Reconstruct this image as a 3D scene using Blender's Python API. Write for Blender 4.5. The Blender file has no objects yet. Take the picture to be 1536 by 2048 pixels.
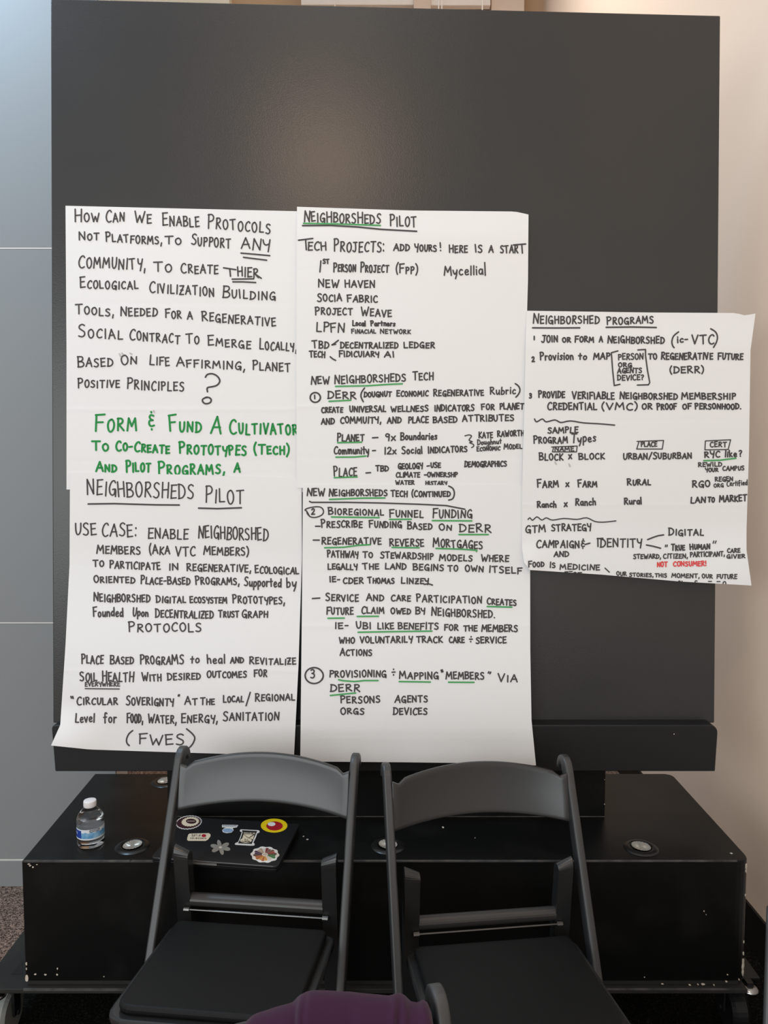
import bpy, bmesh, math, random
from mathutils import Vector, Matrix
random.seed(7)
S = bpy.context.scene
COL = S.collection

# ------------------------------------------------------------------ camera
F = 1538.0                       # focal length in pixels of the 1536x2048 frame
PITCH = math.radians(3.83)       # looking slightly down
EYE = Vector((0, 0, 1.47))
cd = bpy.data.cameras.new('camera'); cam = bpy.data.objects.new('camera', cd); COL.objects.link(cam)
cam.location = EYE
cam.rotation_euler = (math.pi / 2 - PITCH, 0, 0)
cd.sensor_fit = 'VERTICAL'; cd.sensor_height = 32.0; cd.sensor_width = 24.0
cd.lens = F / 2048 * 32.0
cd.clip_start = 0.02
S.camera = cam

# ------------------------------------------------------------------ light and exposure
S.view_settings.view_transform = 'Standard'
S.view_settings.look = 'None'
S.view_settings.gamma = 1
S.view_settings.exposure = -0.05
wd = bpy.data.worlds.new('world'); S.world = wd; wd.use_nodes = True
wd.node_tree.nodes['Background'].inputs[0].default_value = (1.0, 0.985, 0.97, 1)
wd.node_tree.nodes['Background'].inputs[1].default_value = 0.50


def area(name, loc, target, size, energy, color, size_y=None):
    l = bpy.data.lights.new(name, 'AREA'); l.energy = energy; l.color = color
    l.shape = 'RECTANGLE' if size_y else 'SQUARE'; l.size = size
    if size_y: l.size_y = size_y
    o = bpy.data.objects.new(name, l); COL.objects.link(o); o.location = loc
    d = Vector(target) - Vector(loc)
    o.rotation_euler = d.to_track_quat('-Z', 'Y').to_euler()
    return o


# wide shop-front window behind the photographer on the left; ceiling lamps; lamps of the hall beyond
area('window_daylight', (-2.35, -3.8, 1.95), (-0.1, 1.9, 1.1), 6.2, 178, (0.93, 0.98, 1.0), 2.6)
area('ceiling_lamp', (-0.38, -0.75, 3.72), (-0.2, 2.0, 1.8), 0.12, 11.5, (1.0, 0.70, 0.48))
area('ceiling_lamp', (-0.3, 0.75, 4.7), (0.2, 1.4, 0), 1.6, 18, (1.0, 0.90, 0.80))
area('clerestory_daylight', (-1.75, 1.95, 3.7), (-1.4, 2.6, 1.7), 0.6, 42, (0.50, 0.75, 1.0), 0.6)
area('hall_lamp', (-0.1, 3.8, 4.9), (0.9, 2.6, 1.5), 0.9, 46, (1.0, 0.91, 0.84))


# ------------------------------------------------------------------ measuring helpers (photo pixel -> place)
CP, SP = math.cos(PITCH), math.sin(PITCH)


def ray(u, v):
    a = (u - 768) / F; b = (1024 - v) / F
    return Vector((a, CP + b * SP, -SP + b * CP))


def PY(u, v, y):
    d = ray(u, v); return EYE + d * (y / d.y)


def PZ(u, v, z):
    d = ray(u, v); return EYE + d * ((z - EYE.z) / d.z)


def PX(u, v, x):
    d = ray(u, v); return EYE + d * (x / d.x)


LEAN = math.radians(3.0)
B0 = Vector((0, 2.072, 0.762))
BN = Vector((0, -math.cos(LEAN), math.sin(LEAN)))


def PB(u, v, w=0.0):                  # on the leaning board, w metres in front of it
    d = ray(u, v)
    return EYE + d * ((BN.dot(B0 - EYE) + w) / BN.dot(d))


# ------------------------------------------------------------------ materials
def srgb(r, g, b):
    f = lambda c: (c / 255 / 12.92) if c <= 10 else ((c / 255 + 0.055) / 1.055) ** 2.4
    return (f(r), f(g), f(b), 1)


def mat(name, col, rough=0.6, spec=0.5, metal=0.0, bump=None, vary=None, **kw):
    m = bpy.data.materials.new(name); m.use_nodes = True
    nt = m.node_tree; p = nt.nodes['Principled BSDF']
    p.inputs['Base Color'].default_value = col
    p.inputs['Roughness'].default_value = rough
    p.inputs['Specular IOR Level'].default_value = spec
    p.inputs['Metallic'].default_value = metal
    for k, x in kw.items(): p.inputs[k.replace('_', ' ')].default_value = x
    if bump or vary:
        tc = nt.nodes.new('ShaderNodeTexCoord')
    if bump:
        sc, st, dist = bump
        n = nt.nodes.new('ShaderNodeTexNoise'); n.inputs['Scale'].default_value = sc; n.inputs['Detail'].default_value = 3
        nt.links.new(tc.outputs['Object'], n.inputs['Vector'])
        b = nt.nodes.new('ShaderNodeBump'); b.inputs['Strength'].default_value = st; b.inputs['Distance'].default_value = dist
        nt.links.new(n.outputs['Fac'], b.inputs['Height']); nt.links.new(b.outputs['Normal'], p.inputs['Normal'])
    if vary:
        sc, c2, lo, hi = vary
        n = nt.nodes.new('ShaderNodeTexNoise'); n.inputs['Scale'].default_value = sc; n.inputs['Detail'].default_value = 4
        nt.links.new(tc.outputs['Object'], n.inputs['Vector'])
        r = nt.nodes.new('ShaderNodeValToRGB')
        r.color_ramp.elements[0].position = lo; r.color_ramp.elements[0].color = col
        r.color_ramp.elements[1].position = hi; r.color_ramp.elements[1].color = c2
        nt.links.new(n.outputs['Fac'], r.inputs['Fac']); nt.links.new(r.outputs['Color'], p.inputs['Base Color'])
    return m


M = {}
M['board'] = mat('black_board_paint', (0.030, 0.030, 0.031, 1), 0.29, 0.5, bump=(330, 0.35, 0.0008), vary=(3.0, (0.034, 0.033, 0.032, 1), 0.35, 0.65))
M['stand'] = mat('black_stand_paint', (0.010, 0.010, 0.011, 1), 0.42, 0.45, bump=(300, 0.12, 0.0005))
M['box'] = mat('black_plinth_paint', (0.0032, 0.0034, 0.0035, 1), 0.36, 0.27, bump=(260, 0.10, 0.0005), vary=(9.0, (0.008, 0.008, 0.008, 1), 0.5, 0.75))
M['base'] = mat('scuffed_base_board', (0.020, 0.020, 0.018, 1), 0.7, 0.3, vary=(25.0, (0.03, 0.028, 0.025, 1), 0.45, 0.8))
M['worn'] = mat('worn_grey_edge', srgb(88, 86, 84), 0.7, 0.3, vary=(30.0, srgb(52, 50, 49), 0.35, 0.7))
M['chip'] = mat('chipped_white_wood', srgb(205, 195, 180), 0.8, 0.2)
M['paper'] = mat('white_chart_paper', (0.83, 0.83, 0.83, 1), 0.75, 0.25, bump=(90, 0.10, 0.0006))
M['black_ink'] = mat('black_marker_ink', (0.075, 0.068, 0.067, 1), 0.7, 0.2)
M['green_ink'] = mat('green_marker_ink', srgb(42, 142, 72), 0.7, 0.2)
M['green_line'] = mat('green_highlight_ink', srgb(84, 162, 100), 0.7, 0.2)
M['red_ink'] = mat('red_marker_ink', srgb(222, 84, 84), 0.7, 0.2)
M['smudge'] = mat('faint_marker_smudge', srgb(196, 192, 190), 0.7, 0.2)
M['chair'] = mat('black_resin', (0.020, 0.0205, 0.021, 1), 0.27, 0.6, bump=(700, 0.05, 0.0003))
M['upright'] = mat('black_resin_upright', (0.024, 0.025, 0.026, 1), 0.46, 0.8, bump=(700, 0.05, 0.0003))
M['pad'] = mat('black_vinyl', (0.006, 0.006, 0.006, 1), 0.50, 0.25, bump=(900, 0.2, 0.0003))
M['steel'] = mat('steel', (0.5, 0.5, 0.5, 1), 0.25, 0.5, 1.0)
M['rod'] = mat('dark_steel_rod', (0.16, 0.155, 0.15, 1), 0.35, 0.5, 0.9)
M['bar'] = mat('grey_tube', (0.05, 0.048, 0.047, 1), 0.30, 0.5, 0.3)
M['lens'] = mat('lamp_reflector', (0.46, 0.44, 0.39, 1), 0.28, 0.5, 0.5)
M['lens_glass'] = mat('lamp_glass', (0.95, 0.95, 0.9, 1), 0.05, 0.5, Transmission_Weight=1.0)
M['trim'] = mat('black_trim_ring', (0.008, 0.008, 0.008, 1), 0.3, 0.5)
M['laptop'] = mat('black_laptop_shell', (0.008, 0.008, 0.009, 1), 0.42, 0.4)
M['laptop_edge'] = mat('grey_laptop_edge', srgb(112, 110, 109), 0.5, 0.4)
M['wall_grey'] = mat('grey_wall_panel', (0.255, 0.265, 0.268, 1), 0.55, 0.3, bump=(200, 0.05, 0.0004))
M['seam'] = mat('pale_joint', srgb(215, 212, 205), 0.7, 0.2)
M['wall_beige'] = mat('beige_wall_paint', (0.86, 0.72, 0.60, 1), 0.8, 0.2, bump=(120, 0.08, 0.0008))
M['baseboard'] = mat('black_rubber_skirting', (0.006, 0.006, 0.006, 1), 0.6, 0.3)
M['cream'] = mat('lamp_lit_cream_wall', (0.85, 0.80, 0.66, 1), 0.8, 0.2)  # lamp light on the far wall, put into the colour
M['tan'] = mat('shaded_tan_wall', (0.55, 0.38, 0.24, 1), 0.8, 0.2)  # shade on the far wall, put into the colour
M['offwhite'] = mat('white_ceiling_panel', (0.85, 0.79, 0.74, 1), 0.8, 0.2)
M['pink'] = mat('pale_beige_wall', (0.72, 0.58, 0.48, 1), 0.8, 0.2)
M['wire'] = mat('white_cable', (0.9, 0.86, 0.82, 1), 0.5, 0.4)
M['cap'] = mat('white_plastic_cap', (0.75, 0.73, 0.74, 1), 0.45, 0.4)
M['pet'] = mat('clear_plastic', (0.97, 0.98, 0.98, 1), 0.06, 0.5, IOR=1.25, Transmission_Weight=1.0)
M['water'] = mat('water', (0.97, 0.98, 1, 1), 0.0, 0.5, IOR=1.33, Transmission_Weight=1.0)
M['lab_white'] = mat('label_white', srgb(215, 222, 228), 0.4, 0.4)
M['lab_blue'] = mat('label_blue', srgb(30, 62, 150), 0.4, 0.4)
M['lab_sky'] = mat('label_sky', srgb(92, 150, 195), 0.4, 0.4, vary=(60.0, srgb(140, 185, 215), 0.45, 0.65))
M['lab_dark'] = mat('label_dark', srgb(45, 42, 52), 0.4, 0.4)
M['purple'] = mat('purple_fleece', srgb(60, 33, 56), 0.95, 0.1, bump=(1400, 0.4, 0.0008), Sheen_Weight=0.1)
M['wheel'] = mat('grey_rubber', (0.28, 0.29, 0.27, 1), 0.6, 0.3)
M['w_cream'] = mat('sticker_cream', srgb(222, 208, 180), 0.5, 0.3)
M['w_white'] = mat('sticker_white', srgb(225, 222, 216), 0.5, 0.3)
M['w_maroon'] = mat('sticker_maroon', srgb(58, 30, 34), 0.5, 0.3)
M['w_yellow'] = mat('sticker_yellow', srgb(232, 200, 20), 0.5, 0.3)
M['w_red'] = mat('sticker_red', srgb(165, 26, 38), 0.5, 0.3)
M['w_blue'] = mat('sticker_blue', srgb(140, 165, 195), 0.5, 0.3)
M['w_navy'] = mat('sticker_navy', srgb(60, 80, 130), 0.5, 0.3)
M['w_grey'] = mat('sticker_grey', srgb(150, 148, 142), 0.5, 0.3)
M['w_black'] = mat('sticker_black', srgb(40, 38, 36), 0.5, 0.3)
for i, c in enumerate([(176, 100, 44), (206, 146, 60), (120, 52, 48), (70, 44, 70), (176, 152, 130), (120, 84, 70), (60, 120, 66), (170, 60, 58), (208, 200, 190), (86, 60, 50)]):
    M['wheel%d' % i] = mat('sticker_colour', srgb(*c), 0.5, 0.3)


def carpet():
    m = bpy.data.materials.new('brown_loop_carpet'); m.use_nodes = True
    nt = m.node_tree; p = nt.nodes['Principled BSDF']; p.inputs['Roughness'].default_value = 0.95
    p.inputs['Specular IOR Level'].default_value = 0.1
    tc = nt.nodes.new('ShaderNodeTexCoord')
    n = nt.nodes.new('ShaderNodeTexNoise'); n.inputs['Scale'].default_value = 140; n.inputs['Detail'].default_value = 2
    n.inputs['Distortion'].default_value = 1.5
    nt.links.new(tc.outputs['Object'], n.inputs['Vector'])
    r = nt.nodes.new('ShaderNodeValToRGB')
    e = r.color_ramp.elements
    e[0].position = 0.40; e[0].color = (0.035, 0.024, 0.020, 1)
    e[1].position = 0.62; e[1].color = (0.36, 0.255, 0.205, 1)
    nt.links.new(n.outputs['Fac'], r.inputs['Fac']); nt.links.new(r.outputs['Color'], p.inputs['Base Color'])
    b = nt.nodes.new('ShaderNodeBump'); b.inputs['Strength'].default_value = 0.7; b.inputs['Distance'].default_value = 0.004
    nt.links.new(n.outputs['Fac'], b.inputs['Height']); nt.links.new(b.outputs['Normal'], p.inputs['Normal'])
    return m


M['carpet'] = carpet()
M['mat'] = mat('shaggy_shade_mat', (0.003, 0.003, 0.0025, 1), 0.95, 0.1, bump=(220, 1.0, 0.006), vary=(180.0, (0.026, 0.025, 0.018, 1), 0.52, 0.72))  # near-black colour carries the shade on the floor under the stand


# ------------------------------------------------------------------ mesh helpers
def link(name, bm, m, parent=None, smooth=False, bevel=0.0, seg=2, mats=None):
    bmesh.ops.recalc_face_normals(bm, faces=bm.faces[:])
    me = bpy.data.meshes.new(name); bm.to_mesh(me); bm.free()
    for x in (mats or [m]): me.materials.append(x)
    if smooth:
        for p in me.polygons: p.use_smooth = True
    o = bpy.data.objects.new(name, me); COL.objects.link(o)
    if parent is not None:
        o.parent = parent
        o.matrix_parent_inverse = Matrix.Identity(4)
        if parent.parent is None and parent.type == 'EMPTY' and not parent.get('local'):
            o.location = -parent.location
    if bevel:
        b = o.modifiers.new('bevel', 'BEVEL'); b.width = bevel; b.segments = seg; b.limit_method = 'ANGLE'; b.angle_limit = math.radians(40)
    return o


def box(bm, a, b):
    x0, y0, z0 = a; x1, y1, z1 = b
    vs = [bm.verts.new(p) for p in ((x0, y0, z0), (x1, y0, z0), (x1, y1, z0), (x0, y1, z0), (x0, y0, z1), (x1, y0, z1), (x1, y1, z1), (x0, y1, z1))]
    for f in ((0, 1, 2, 3), (4, 5, 6, 7), (0, 1, 5, 4), (1, 2, 6, 5), (2, 3, 7, 6), (3, 0, 4, 7)):
        bm.faces.new([vs[i] for i in f])
    return bm


def hexa(bm, front, back):           # two quads of four points
    f = [bm.verts.new(p) for p in front]; b = [bm.verts.new(p) for p in back]
    n = len(f)
    bm.faces.new(f); bm.faces.new(b[::-1])
    for i in range(n): bm.faces.new((f[i], f[(i + 1) % n], b[(i + 1) % n], b[i]))
    return bm


def sweep(bm, path, prof, closed_caps=True):     # path: list of (origin, ax, ay); prof: list of (a, b)
    rings = []
    for o, ax, ay in path:
        rings.append([bm.verts.new(o + ax * a + ay * b) for a, b in prof])
    n = len(prof)
    for r0, r1 in zip(rings, rings[1:]):
        for i in range(n): bm.faces.new((r0[i], r0[(i + 1) % n], r1[(i + 1) % n], r1[i]))
    if closed_caps:
        bm.faces.new(rings[0][::-1]); bm.faces.new(rings[-1])
    return bm


def tube(bm, p0, p1, r, n=14, r1=None):
    p0 = Vector(p0); p1 = Vector(p1); d = (p1 - p0).normalized()
    a = d.orthogonal().normalized(); b = d.cross(a)
    r1 = r if r1 is None else r1
    c = [(math.cos(2 * math.pi * i / n), math.sin(2 * math.pi * i / n)) for i in range(n)]
    A = [bm.verts.new(p0 + a * x * r + b * y * r) for x, y in c]; B = [bm.verts.new(p1 + a * x * r1 + b * y * r1) for x, y in c]
    for i in range(n): bm.faces.new((A[i], A[(i + 1) % n], B[(i + 1) % n], B[i]))
    bm.faces.new(A[::-1]); bm.faces.new(B)
    return bm


def lathe(bm, prof, c, n=40, cap_top=True, cap_bot=True):
    rings = []
    for r, z in prof:
        rings.append([bm.verts.new((c[0] + r * math.cos(2 * math.pi * i / n), c[1] + r * math.sin(2 * math.pi * i / n), c[2] + z)) for i in range(n)])
    for r0, r1 in zip(rings, rings[1:]):
        for i in range(n): bm.faces.new((r0[i], r0[(i + 1) % n], r1[(i + 1) % n], r1[i]))
    if cap_bot: bm.faces.new(rings[0][::-1])
    if cap_top: bm.faces.new(rings[-1])
    return bm


def tag(o, label, cat, group=None):
    o['label'] = label; o['category'] = cat
    if group: o['group'] = group
    return o


def thing(name, loc, label, cat, group=None, rz=0.0, local=False):
    o = bpy.data.objects.new(name, None); COL.objects.link(o)
    o.location = loc; o.rotation_euler = (0, 0, rz); o.empty_display_size = 0.1
    if local: o['local'] = 1
    return tag(o, label, cat, group)


def struct(o):
    o['kind'] = 'structure'; return o


# ------------------------------------------------------------------ the setting
WL = 2.57            # face of the grey panelled wall
WR = 1.115           # face of the beige side wall
bm = bmesh.new(); box(bm, (-4, -2.5, -0.05), (WR + 0.1, 5.8, 0)); struct(link('floor', bm, M['carpet']))
# grey wall: backing with pale joints and three courses of panels in front
bm = bmesh.new(); box(bm, (-4, WL + 0.010, 0), (-0.92, WL + 0.12, 3.9)); wb = struct(link('wall_back', bm, M['seam']))
zs = [0.095, 0.922, 2.163, 3.9]
for z0, z1 in zip(zs, zs[1:]):
    bm = bmesh.new(); box(bm, (-4, WL, z0 + 0.003), (-0.92, WL + 0.0098, z1 - 0.002)); link('wall_panel', bm, M['wall_grey'], wb, bevel=0.001, seg=1)
for z_ in zs[1:3]:
    bm = bmesh.new(); box(bm, (-4, WL - 0.0006, z_ - 0.0018), (-0.92, WL + 0.0099, z_ + 0.0026)); link('joint', bm, M['seam'], wb)
bm = bmesh.new(); box(bm, (-4, WL - 0.0035, 0.0926), (-0.92, WL + 0.0095, 0.0965)); link('joint', bm, M['seam'], wb)
bm = bmesh.new(); box(bm, (-4, WL - 0.004, 0.0), (-0.92, WL + 0.0095, 0.0925)); struct(link('baseboard_back', bm, M['wall_grey'], bevel=0.001, seg=1))
bm = bmesh.new(); box(bm, (-1.03, 1.25, 0.0), (1.106, 2.56, 0.004))  # dark mat added over the carpet to deepen the shade there
tag(link('shade_mat', bm, M['mat'], bevel=0.002), 'black shaggy mat added to darken the shaded floor under the display stand', 'mat')
bm = bmesh.new(); box(bm, (WR, -2.5, 0), (WR + 0.1, 5.6, 6.0)); struct(link('wall_right', bm, M['wall_beige']))
bm = bmesh.new(); box(bm, (WR - 0.008, -2.5, 0), (WR - 0.0002, 5.6, 0.125)); struct(link('baseboard_right', bm, M['baseboard'], bevel=0.002))
# the hall beyond, seen above the board
FY = 5.6


def far(name, u0, v0, u1, v1, y, m, depth=0.08):
    a = PY(u0, v0, y); b = PY(u1, v1, y)
    bm = bmesh.new(); box(bm, (a.x, y, b.z), (b.x, y + depth, a.z)); return struct(link(name, bm, m, bevel=0.004))


bm = bmesh.new(); box(bm, (-4.0, FY, 0), (WR + 0.1, FY + 0.1, 6.6)); struct(link('wall_far', bm, M['tan']))
far('trim_1', 60, -260, 462, 260, FY - 0.1, M['cream'], 0.0995)  # lamp-lit stretch of the far wall, painted lighter
far('trim_2', 828, -260, 861, 260, FY - 0.22, M['pink'], 0.10)
far('trim_3', 985, -260, 1046, 260, FY - 0.15, M['pink'], 0.12)
far('trim_4', 600, -300, 827.5, 9.5, FY - 0.20, M['offwhite'], 0.05)
far('trim_5', 861.5, -300, 981, 10.5, FY - 0.20, M['offwhite'], 0.05)
for n_, (u, lab) in enumerate(((669, 'white hanging cable above the board, leftmost of four'), (878, 'white hanging cable above the board, left one of the close pair'),
                   (884.5, 'white hanging cable above the board, right one of the close pair'), (966, 'white hanging cable above the board, rightmost of four'))):
    a = PY(u, -160, FY - 0.32); b = PY(u, 140, FY - 0.32)
    bm = bmesh.new(); tube(bm, (a.x, a.y, b.z), (a.x, a.y, a.z), 0.0042, 8)
    tube(bm, (a.x, a.y, b.z - 0.03), (a.x, a.y, b.z), 0.010, 10)
    tag(link('hanging_cable', bm, M['wire'], smooth=True), lab, 'cable', 'white cables hanging above the board')

# ------------------------------------------------------------------ display stand
ZT = 0.496           # top of the plinth
stand = thing('display_stand', (0, 2.07, 0), 'tall black display board on a wide black plinth with ledge', 'display stand')
tp = PB(101, -3); tq = PB(1441, 31); bq = PB(1429, 1446); bp = PB(106, 1446)
fr = [tp, tq, bq, bp]
bm = bmesh.new(); hexa(bm, fr, [p - BN * 0.035 for p in fr]); link('board', bm, M['board'], stand, bevel=0.003)
# ledge: a long bar with rounded ends, the front face a little forward of the board
LYF = 2.028
a = PY(103, 1450, LYF); b = PY(1433.5, 1543, LYF)
bm = bmesh.new()
pr = []
x0, x1, z0, z1 = a.x, b.x, b.z, a.z
R = 0.022
for cx, cz, s0 in ((x1 - R, z1 - R, 0), (x0 + R * .5, z1 - R * .5, 90)):
    r_ = R if cx > 0 else R * .5
    for k in range(6):
        t = math.radians(s0 + 18 * k); pr.append((cx + r_ * math.cos(t), cz + r_ * math.sin(t)))
pr += [(x0 + 0.006, z0), (x1 - 0.004, z0)]
hexa(bm, [Vector((x, LYF, z)) for x, z in pr], [Vector((x, 2.125, z)) for x, z in pr])
link('ledge', bm, M['stand'], stand, bevel=0.003)
CYF = 2.046
ca = PY(334, 1543, CYF); cb = PY(1209.5, 1634, CYF)
bm = bmesh.new(); box(bm, (ca.x, CYF, ZT - 0.0005), (cb.x, 2.30, b.z + 0.002)); link('column', bm, M['box'], stand, bevel=0.002)
bm = bmesh.new()
box(bm, (ca.x + 0.005, CYF - 0.0012, ZT + 0.0002), (cb.x, CYF + 0.004, ZT + 0.0022))
link('worn_edge', bm, M['worn'], stand)
# plinth: a box whose right front and right back corners are rounded
ZB = 0.190
fl = PZ(43, 1722, ZT); frr = PZ(1503, 1722, ZT); bl = PZ(190, 1547, ZT); br = PZ(1343, 1547, ZT)


def round_corner(pts, k, r, n=6):
    p = pts[k]; a_ = (pts[k - 1] - p).normalized(); b_ = (pts[(k + 1) % len(pts)] - p).normalized()
    out = []
    for i in range(n + 1):
        t = i / n
        out.append((p + a_ * r) * (1 - t) ** 2 + p * 2 * t * (1 - t) + (p + b_ * r) * t ** 2)
    return out


foot = [fl, frr, br, bl]
outl = [fl] + round_corner(foot, 1, 0.035) + round_corner(foot, 2, 0.03) + [bl]
bm = bmesh.new()
hexa(bm, outl, [Vector((p.x, p.y, ZB)) for p in outl]); link('plinth', bm, M['box'], stand, bevel=0.0035, seg=2)
# pale rubbed line along the plinth's front top edge and along its lower edge
bm = bmesh.new()
box(bm, (fl.x + 0.004, fl.y - 0.0012, ZT - 0.0030), (-0.62, fl.y + 0.004, ZT + 0.0008)); link('worn_edge', bm, M['worn'], stand); bm = bmesh.new()
box(bm, (-0.615, fl.y - 0.0012, ZT - 0.0018), (frr.x - 0.035, fl.y + 0.004, ZT + 0.0008))
link('worn_edge', bm, M['worn'], stand)
# base board under the plinth, reaching out to the left
bz = 0.178
bm = bmesh.new()
lb0 = PZ(-60, 1984, bz); rb0 = PZ(1478, 1974, bz)
fy = fl.y - 0.012
box(bm, (-0.993, fy, bz - 0.012), (frr.x - 0.005, 2.33, bz)); link('base_board', bm, M['base'], stand, bevel=0.002)
bm = bmesh.new()
box(bm, (fl.x + 0.0, fy - 0.0012, bz - 0.004), (-0.30, fy + 0.003, bz + 0.0006)); link('worn_edge', bm, M['worn'], stand); bm = bmesh.new(); box(bm, (0.46, fy - 0.0012, bz - 0.002), (frr.x - 0.04, fy + 0.003, bz + 0.0006))
link('worn_edge', bm, M['worn'], stand)
bm = bmesh.new(); q3 = [PZ(45, 1921, bz), PZ(45, 1949, bz), PZ(22, 1949, bz)]
hexa(bm, [Vector((p.x, p.y, bz + 0.0008)) for p in q3], [Vector((p.x, p.y, bz - 0.004)) for p in q3]); link('slot', bm, M['trim'], stand)
# recess block between base board and plinth
bm = bmesh.new(); box(bm, (fl.x + 0.004, fl.y + 0.006, bz - 0.001), (frr.x - 0.02, 2.30, ZB + 0.001)); link('spacer', bm, M['base'], stand)


# casters under the base board
def caster(x, y, m_, lab):
    r = 0.058; bm = bmesh.new(); box(bm, (x - 0.045, y - 0.04, bz - 0.018), (x + 0.045, y + 0.04, bz - 0.012))
    box(bm, (x - 0.032, y - 0.012, 0.055), (x - 0.026, y + 0.022, bz - 0.018)); box(bm, (x + 0.026, y - 0.012, 0.055), (x + 0.032, y + 0.022, bz - 0.018))
    tube(bm, (x - 0.036, y + 0.005, r), (x + 0.036, y + 0.005, r), 0.007, 10)
    c = link('caster', bm, M['stand'], stand, bevel=0.001); c['label'] = lab
    bm = bmesh.new()
    prof = [(0.02, -0.022), (0.05, -0.022), (r, -0.014), (r, 0.014), (0.05, 0.022), (0.02, 0.022)]
    n = 32; rings = []
    for rr, xx in prof: rings.append([bm.verts.new((x + xx, y + 0.005 + rr * math.cos(2 * math.pi * i / n), r + rr * math.sin(2 * math.pi * i / n))) for i in range(n)])
    for r0, r1 in zip(rings, rings[1:]):
        for i in range(n): bm.faces.new((r0[i], r0[(i + 1) % n], r1[(i + 1) % n], r1[i]))
    bm.faces.new(rings[0]); bm.faces.new(rings[-1])
    w = link('wheel', bm, m_, c, smooth=False); w.location = (0, 0, 0)
    bm = bmesh.new(); lathe(bm, [(0.010, 0.0), (0.021, 0.001), (0.022, 0.006), (0.016, 0.011), (0.006, 0.013)], (x + 0.012, y - 0.055, bz - 0.036), 24)
    w = link('swivel_cap', bm, M['steel'], c, smooth=True); w.location = (0, 0, 0); w['label'] = 'chrome swivel cap'
    bm = bmesh.new(); box(bm, (x + 0.004, y - 0.06, bz - 0.037), (x + 0.020, y - 0.012, bz - 0.013)); w = link('bracket', bm, M['stand'], c); w.location = (0, 0, 0)


caster(-0.972, 1.88, M['wheel'], 'grey caster wheel under the left end')
caster(0.905, 1.90, M['stand'], 'caster with a chrome bracket under the right end')

# chips of missing paint
rnd = random.Random(3)


def chip(u, v, y, s, asp=1.0, z=None):
    bm = bmesh.new(); p = PY(u, v, y) if z is None else PZ(u, v, z)
    n = 7; k = s * 1.9 / F
    front = []
    for i in range(n):
        t = 2 * math.pi * i / n; rr = k * rnd.uniform(0.6, 1.15)
        if z is None: front.append(Vector((p.x + rr * math.cos(t) * asp, y - 0.0009, p.z + rr * math.sin(t))))
        else: front.append(Vector((p.x + rr * math.cos(t) * asp, p.y + rr * math.sin(t) * 1.6, z + 0.0009)))
    off = Vector((0, 0.003, 0)) if z is None else Vector((0, 0, -0.003))
    hexa(bm, front, [q + off for q in front]); link('paint_chip', bm, M['chip'], stand)


py = fl.y
for u, v, s, a_ in ((71, 1948.5, 2.2, 1.3), (91, 1949, 1.8, 1.4), (114.5, 1949, 2.0, 1), (115, 1937, 2.0, 1), (208, 1953, 1.1, 1), (60, 1731, 1.6, 1.6), (66, 1734, 2.0, 1.0), (58, 1728, 1.2, 2.2), (74, 1729, 0.8, 2.0),
                    (1455, 1949, 1.6, 1), (1453, 1963, 1.8, 1.2), (1408, 1822, 1.6, 0.7), (1412, 1829, 1.2, .8), (1289, 1954, 1.3, 1), (1478, 1959, 1.6, 0.7), (1406, 1968.5, 1.6, 3.0), (1396, 1969, 1.4, 1.2), (1428, 1970, 1.4, 1.0),
                    (1380, 1970, 1.2, 2.4), (1325, 1968, 1.0, 3.0)):
    chip(u, v, py, s, a_)
for u, v, s, a_ in ((886, 1655, 2.6, 0.9), (1463, 1707, 1.8, 1.8), (322, 1701, 2.2, 1.2), (321, 1708, 2.0, 1.0), (587, 1674, 1.3, 1.6), (607, 1673, 1.3, 1.6), (615, 1679, 1.6, 1.4), (950, 1676, .8, 1)):
    chip(u, v, 0, s, a_, z=ZT)
for u, v, s, a_ in ((1209, 1559, 1.0, .8), (1209, 1608, 1.2, .8)): chip(u, v, CYF, s, a_)
for u, v, s, a_ in ((1348, 1468, 1.4, 1), ): chip(u, v, LYF, s, a_)
# chips down the rounded right corner and the left foot of the plinth
for z_, s in ((0.478, 0.009), (0.466, 0.007), (0.405, 0.004), (0.285, 0.004), (0.255, 0.005), (0.236, 0.010), (0.222, 0.012), (0.208, 0.010)):
    bm = bmesh.new(); p = outl[4]; n = 8
    q = Vector((p.x + 0.0005, p.y - 0.0005, z_)); nx = Vector((0.7, -0.7, 0)); tx = Vector((0.7, 0.7, 0))
    fr_ = [q + tx * s * .5 * math.cos(2 * math.pi * i / n) * rnd.uniform(.6, 1.1) + Vector((0, 0, 1)) * s * math.sin(2 * math.pi * i / n) * rnd.uniform(.6, 1.1) for i in range(n)]
    hexa(bm, [w + nx * 0.001 for w in fr_], [w - nx * 0.006 for w in fr_]); link('paint_chip', bm, M['chip'], stand)
for z_, s in ((0.235, 0.004), (0.222, 0.003), (0.198, 0.009)):
    bm = bmesh.new(); n = 8; q = Vector((fl.x + 0.004, fl.y + 0.0005, z_))
    fr_ = [q + Vector((s * .6 * math.cos(2 * math.pi * i / n) * rnd.uniform(.6, 1.1), -0.0015, s * math.sin(2 * math.pi * i / n))) for i in range(n)]
    hexa(bm, fr_, [w + Vector((0, 0.006, 0)) for w in fr_]); link('paint_chip', bm, M['chip'], stand)


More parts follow.
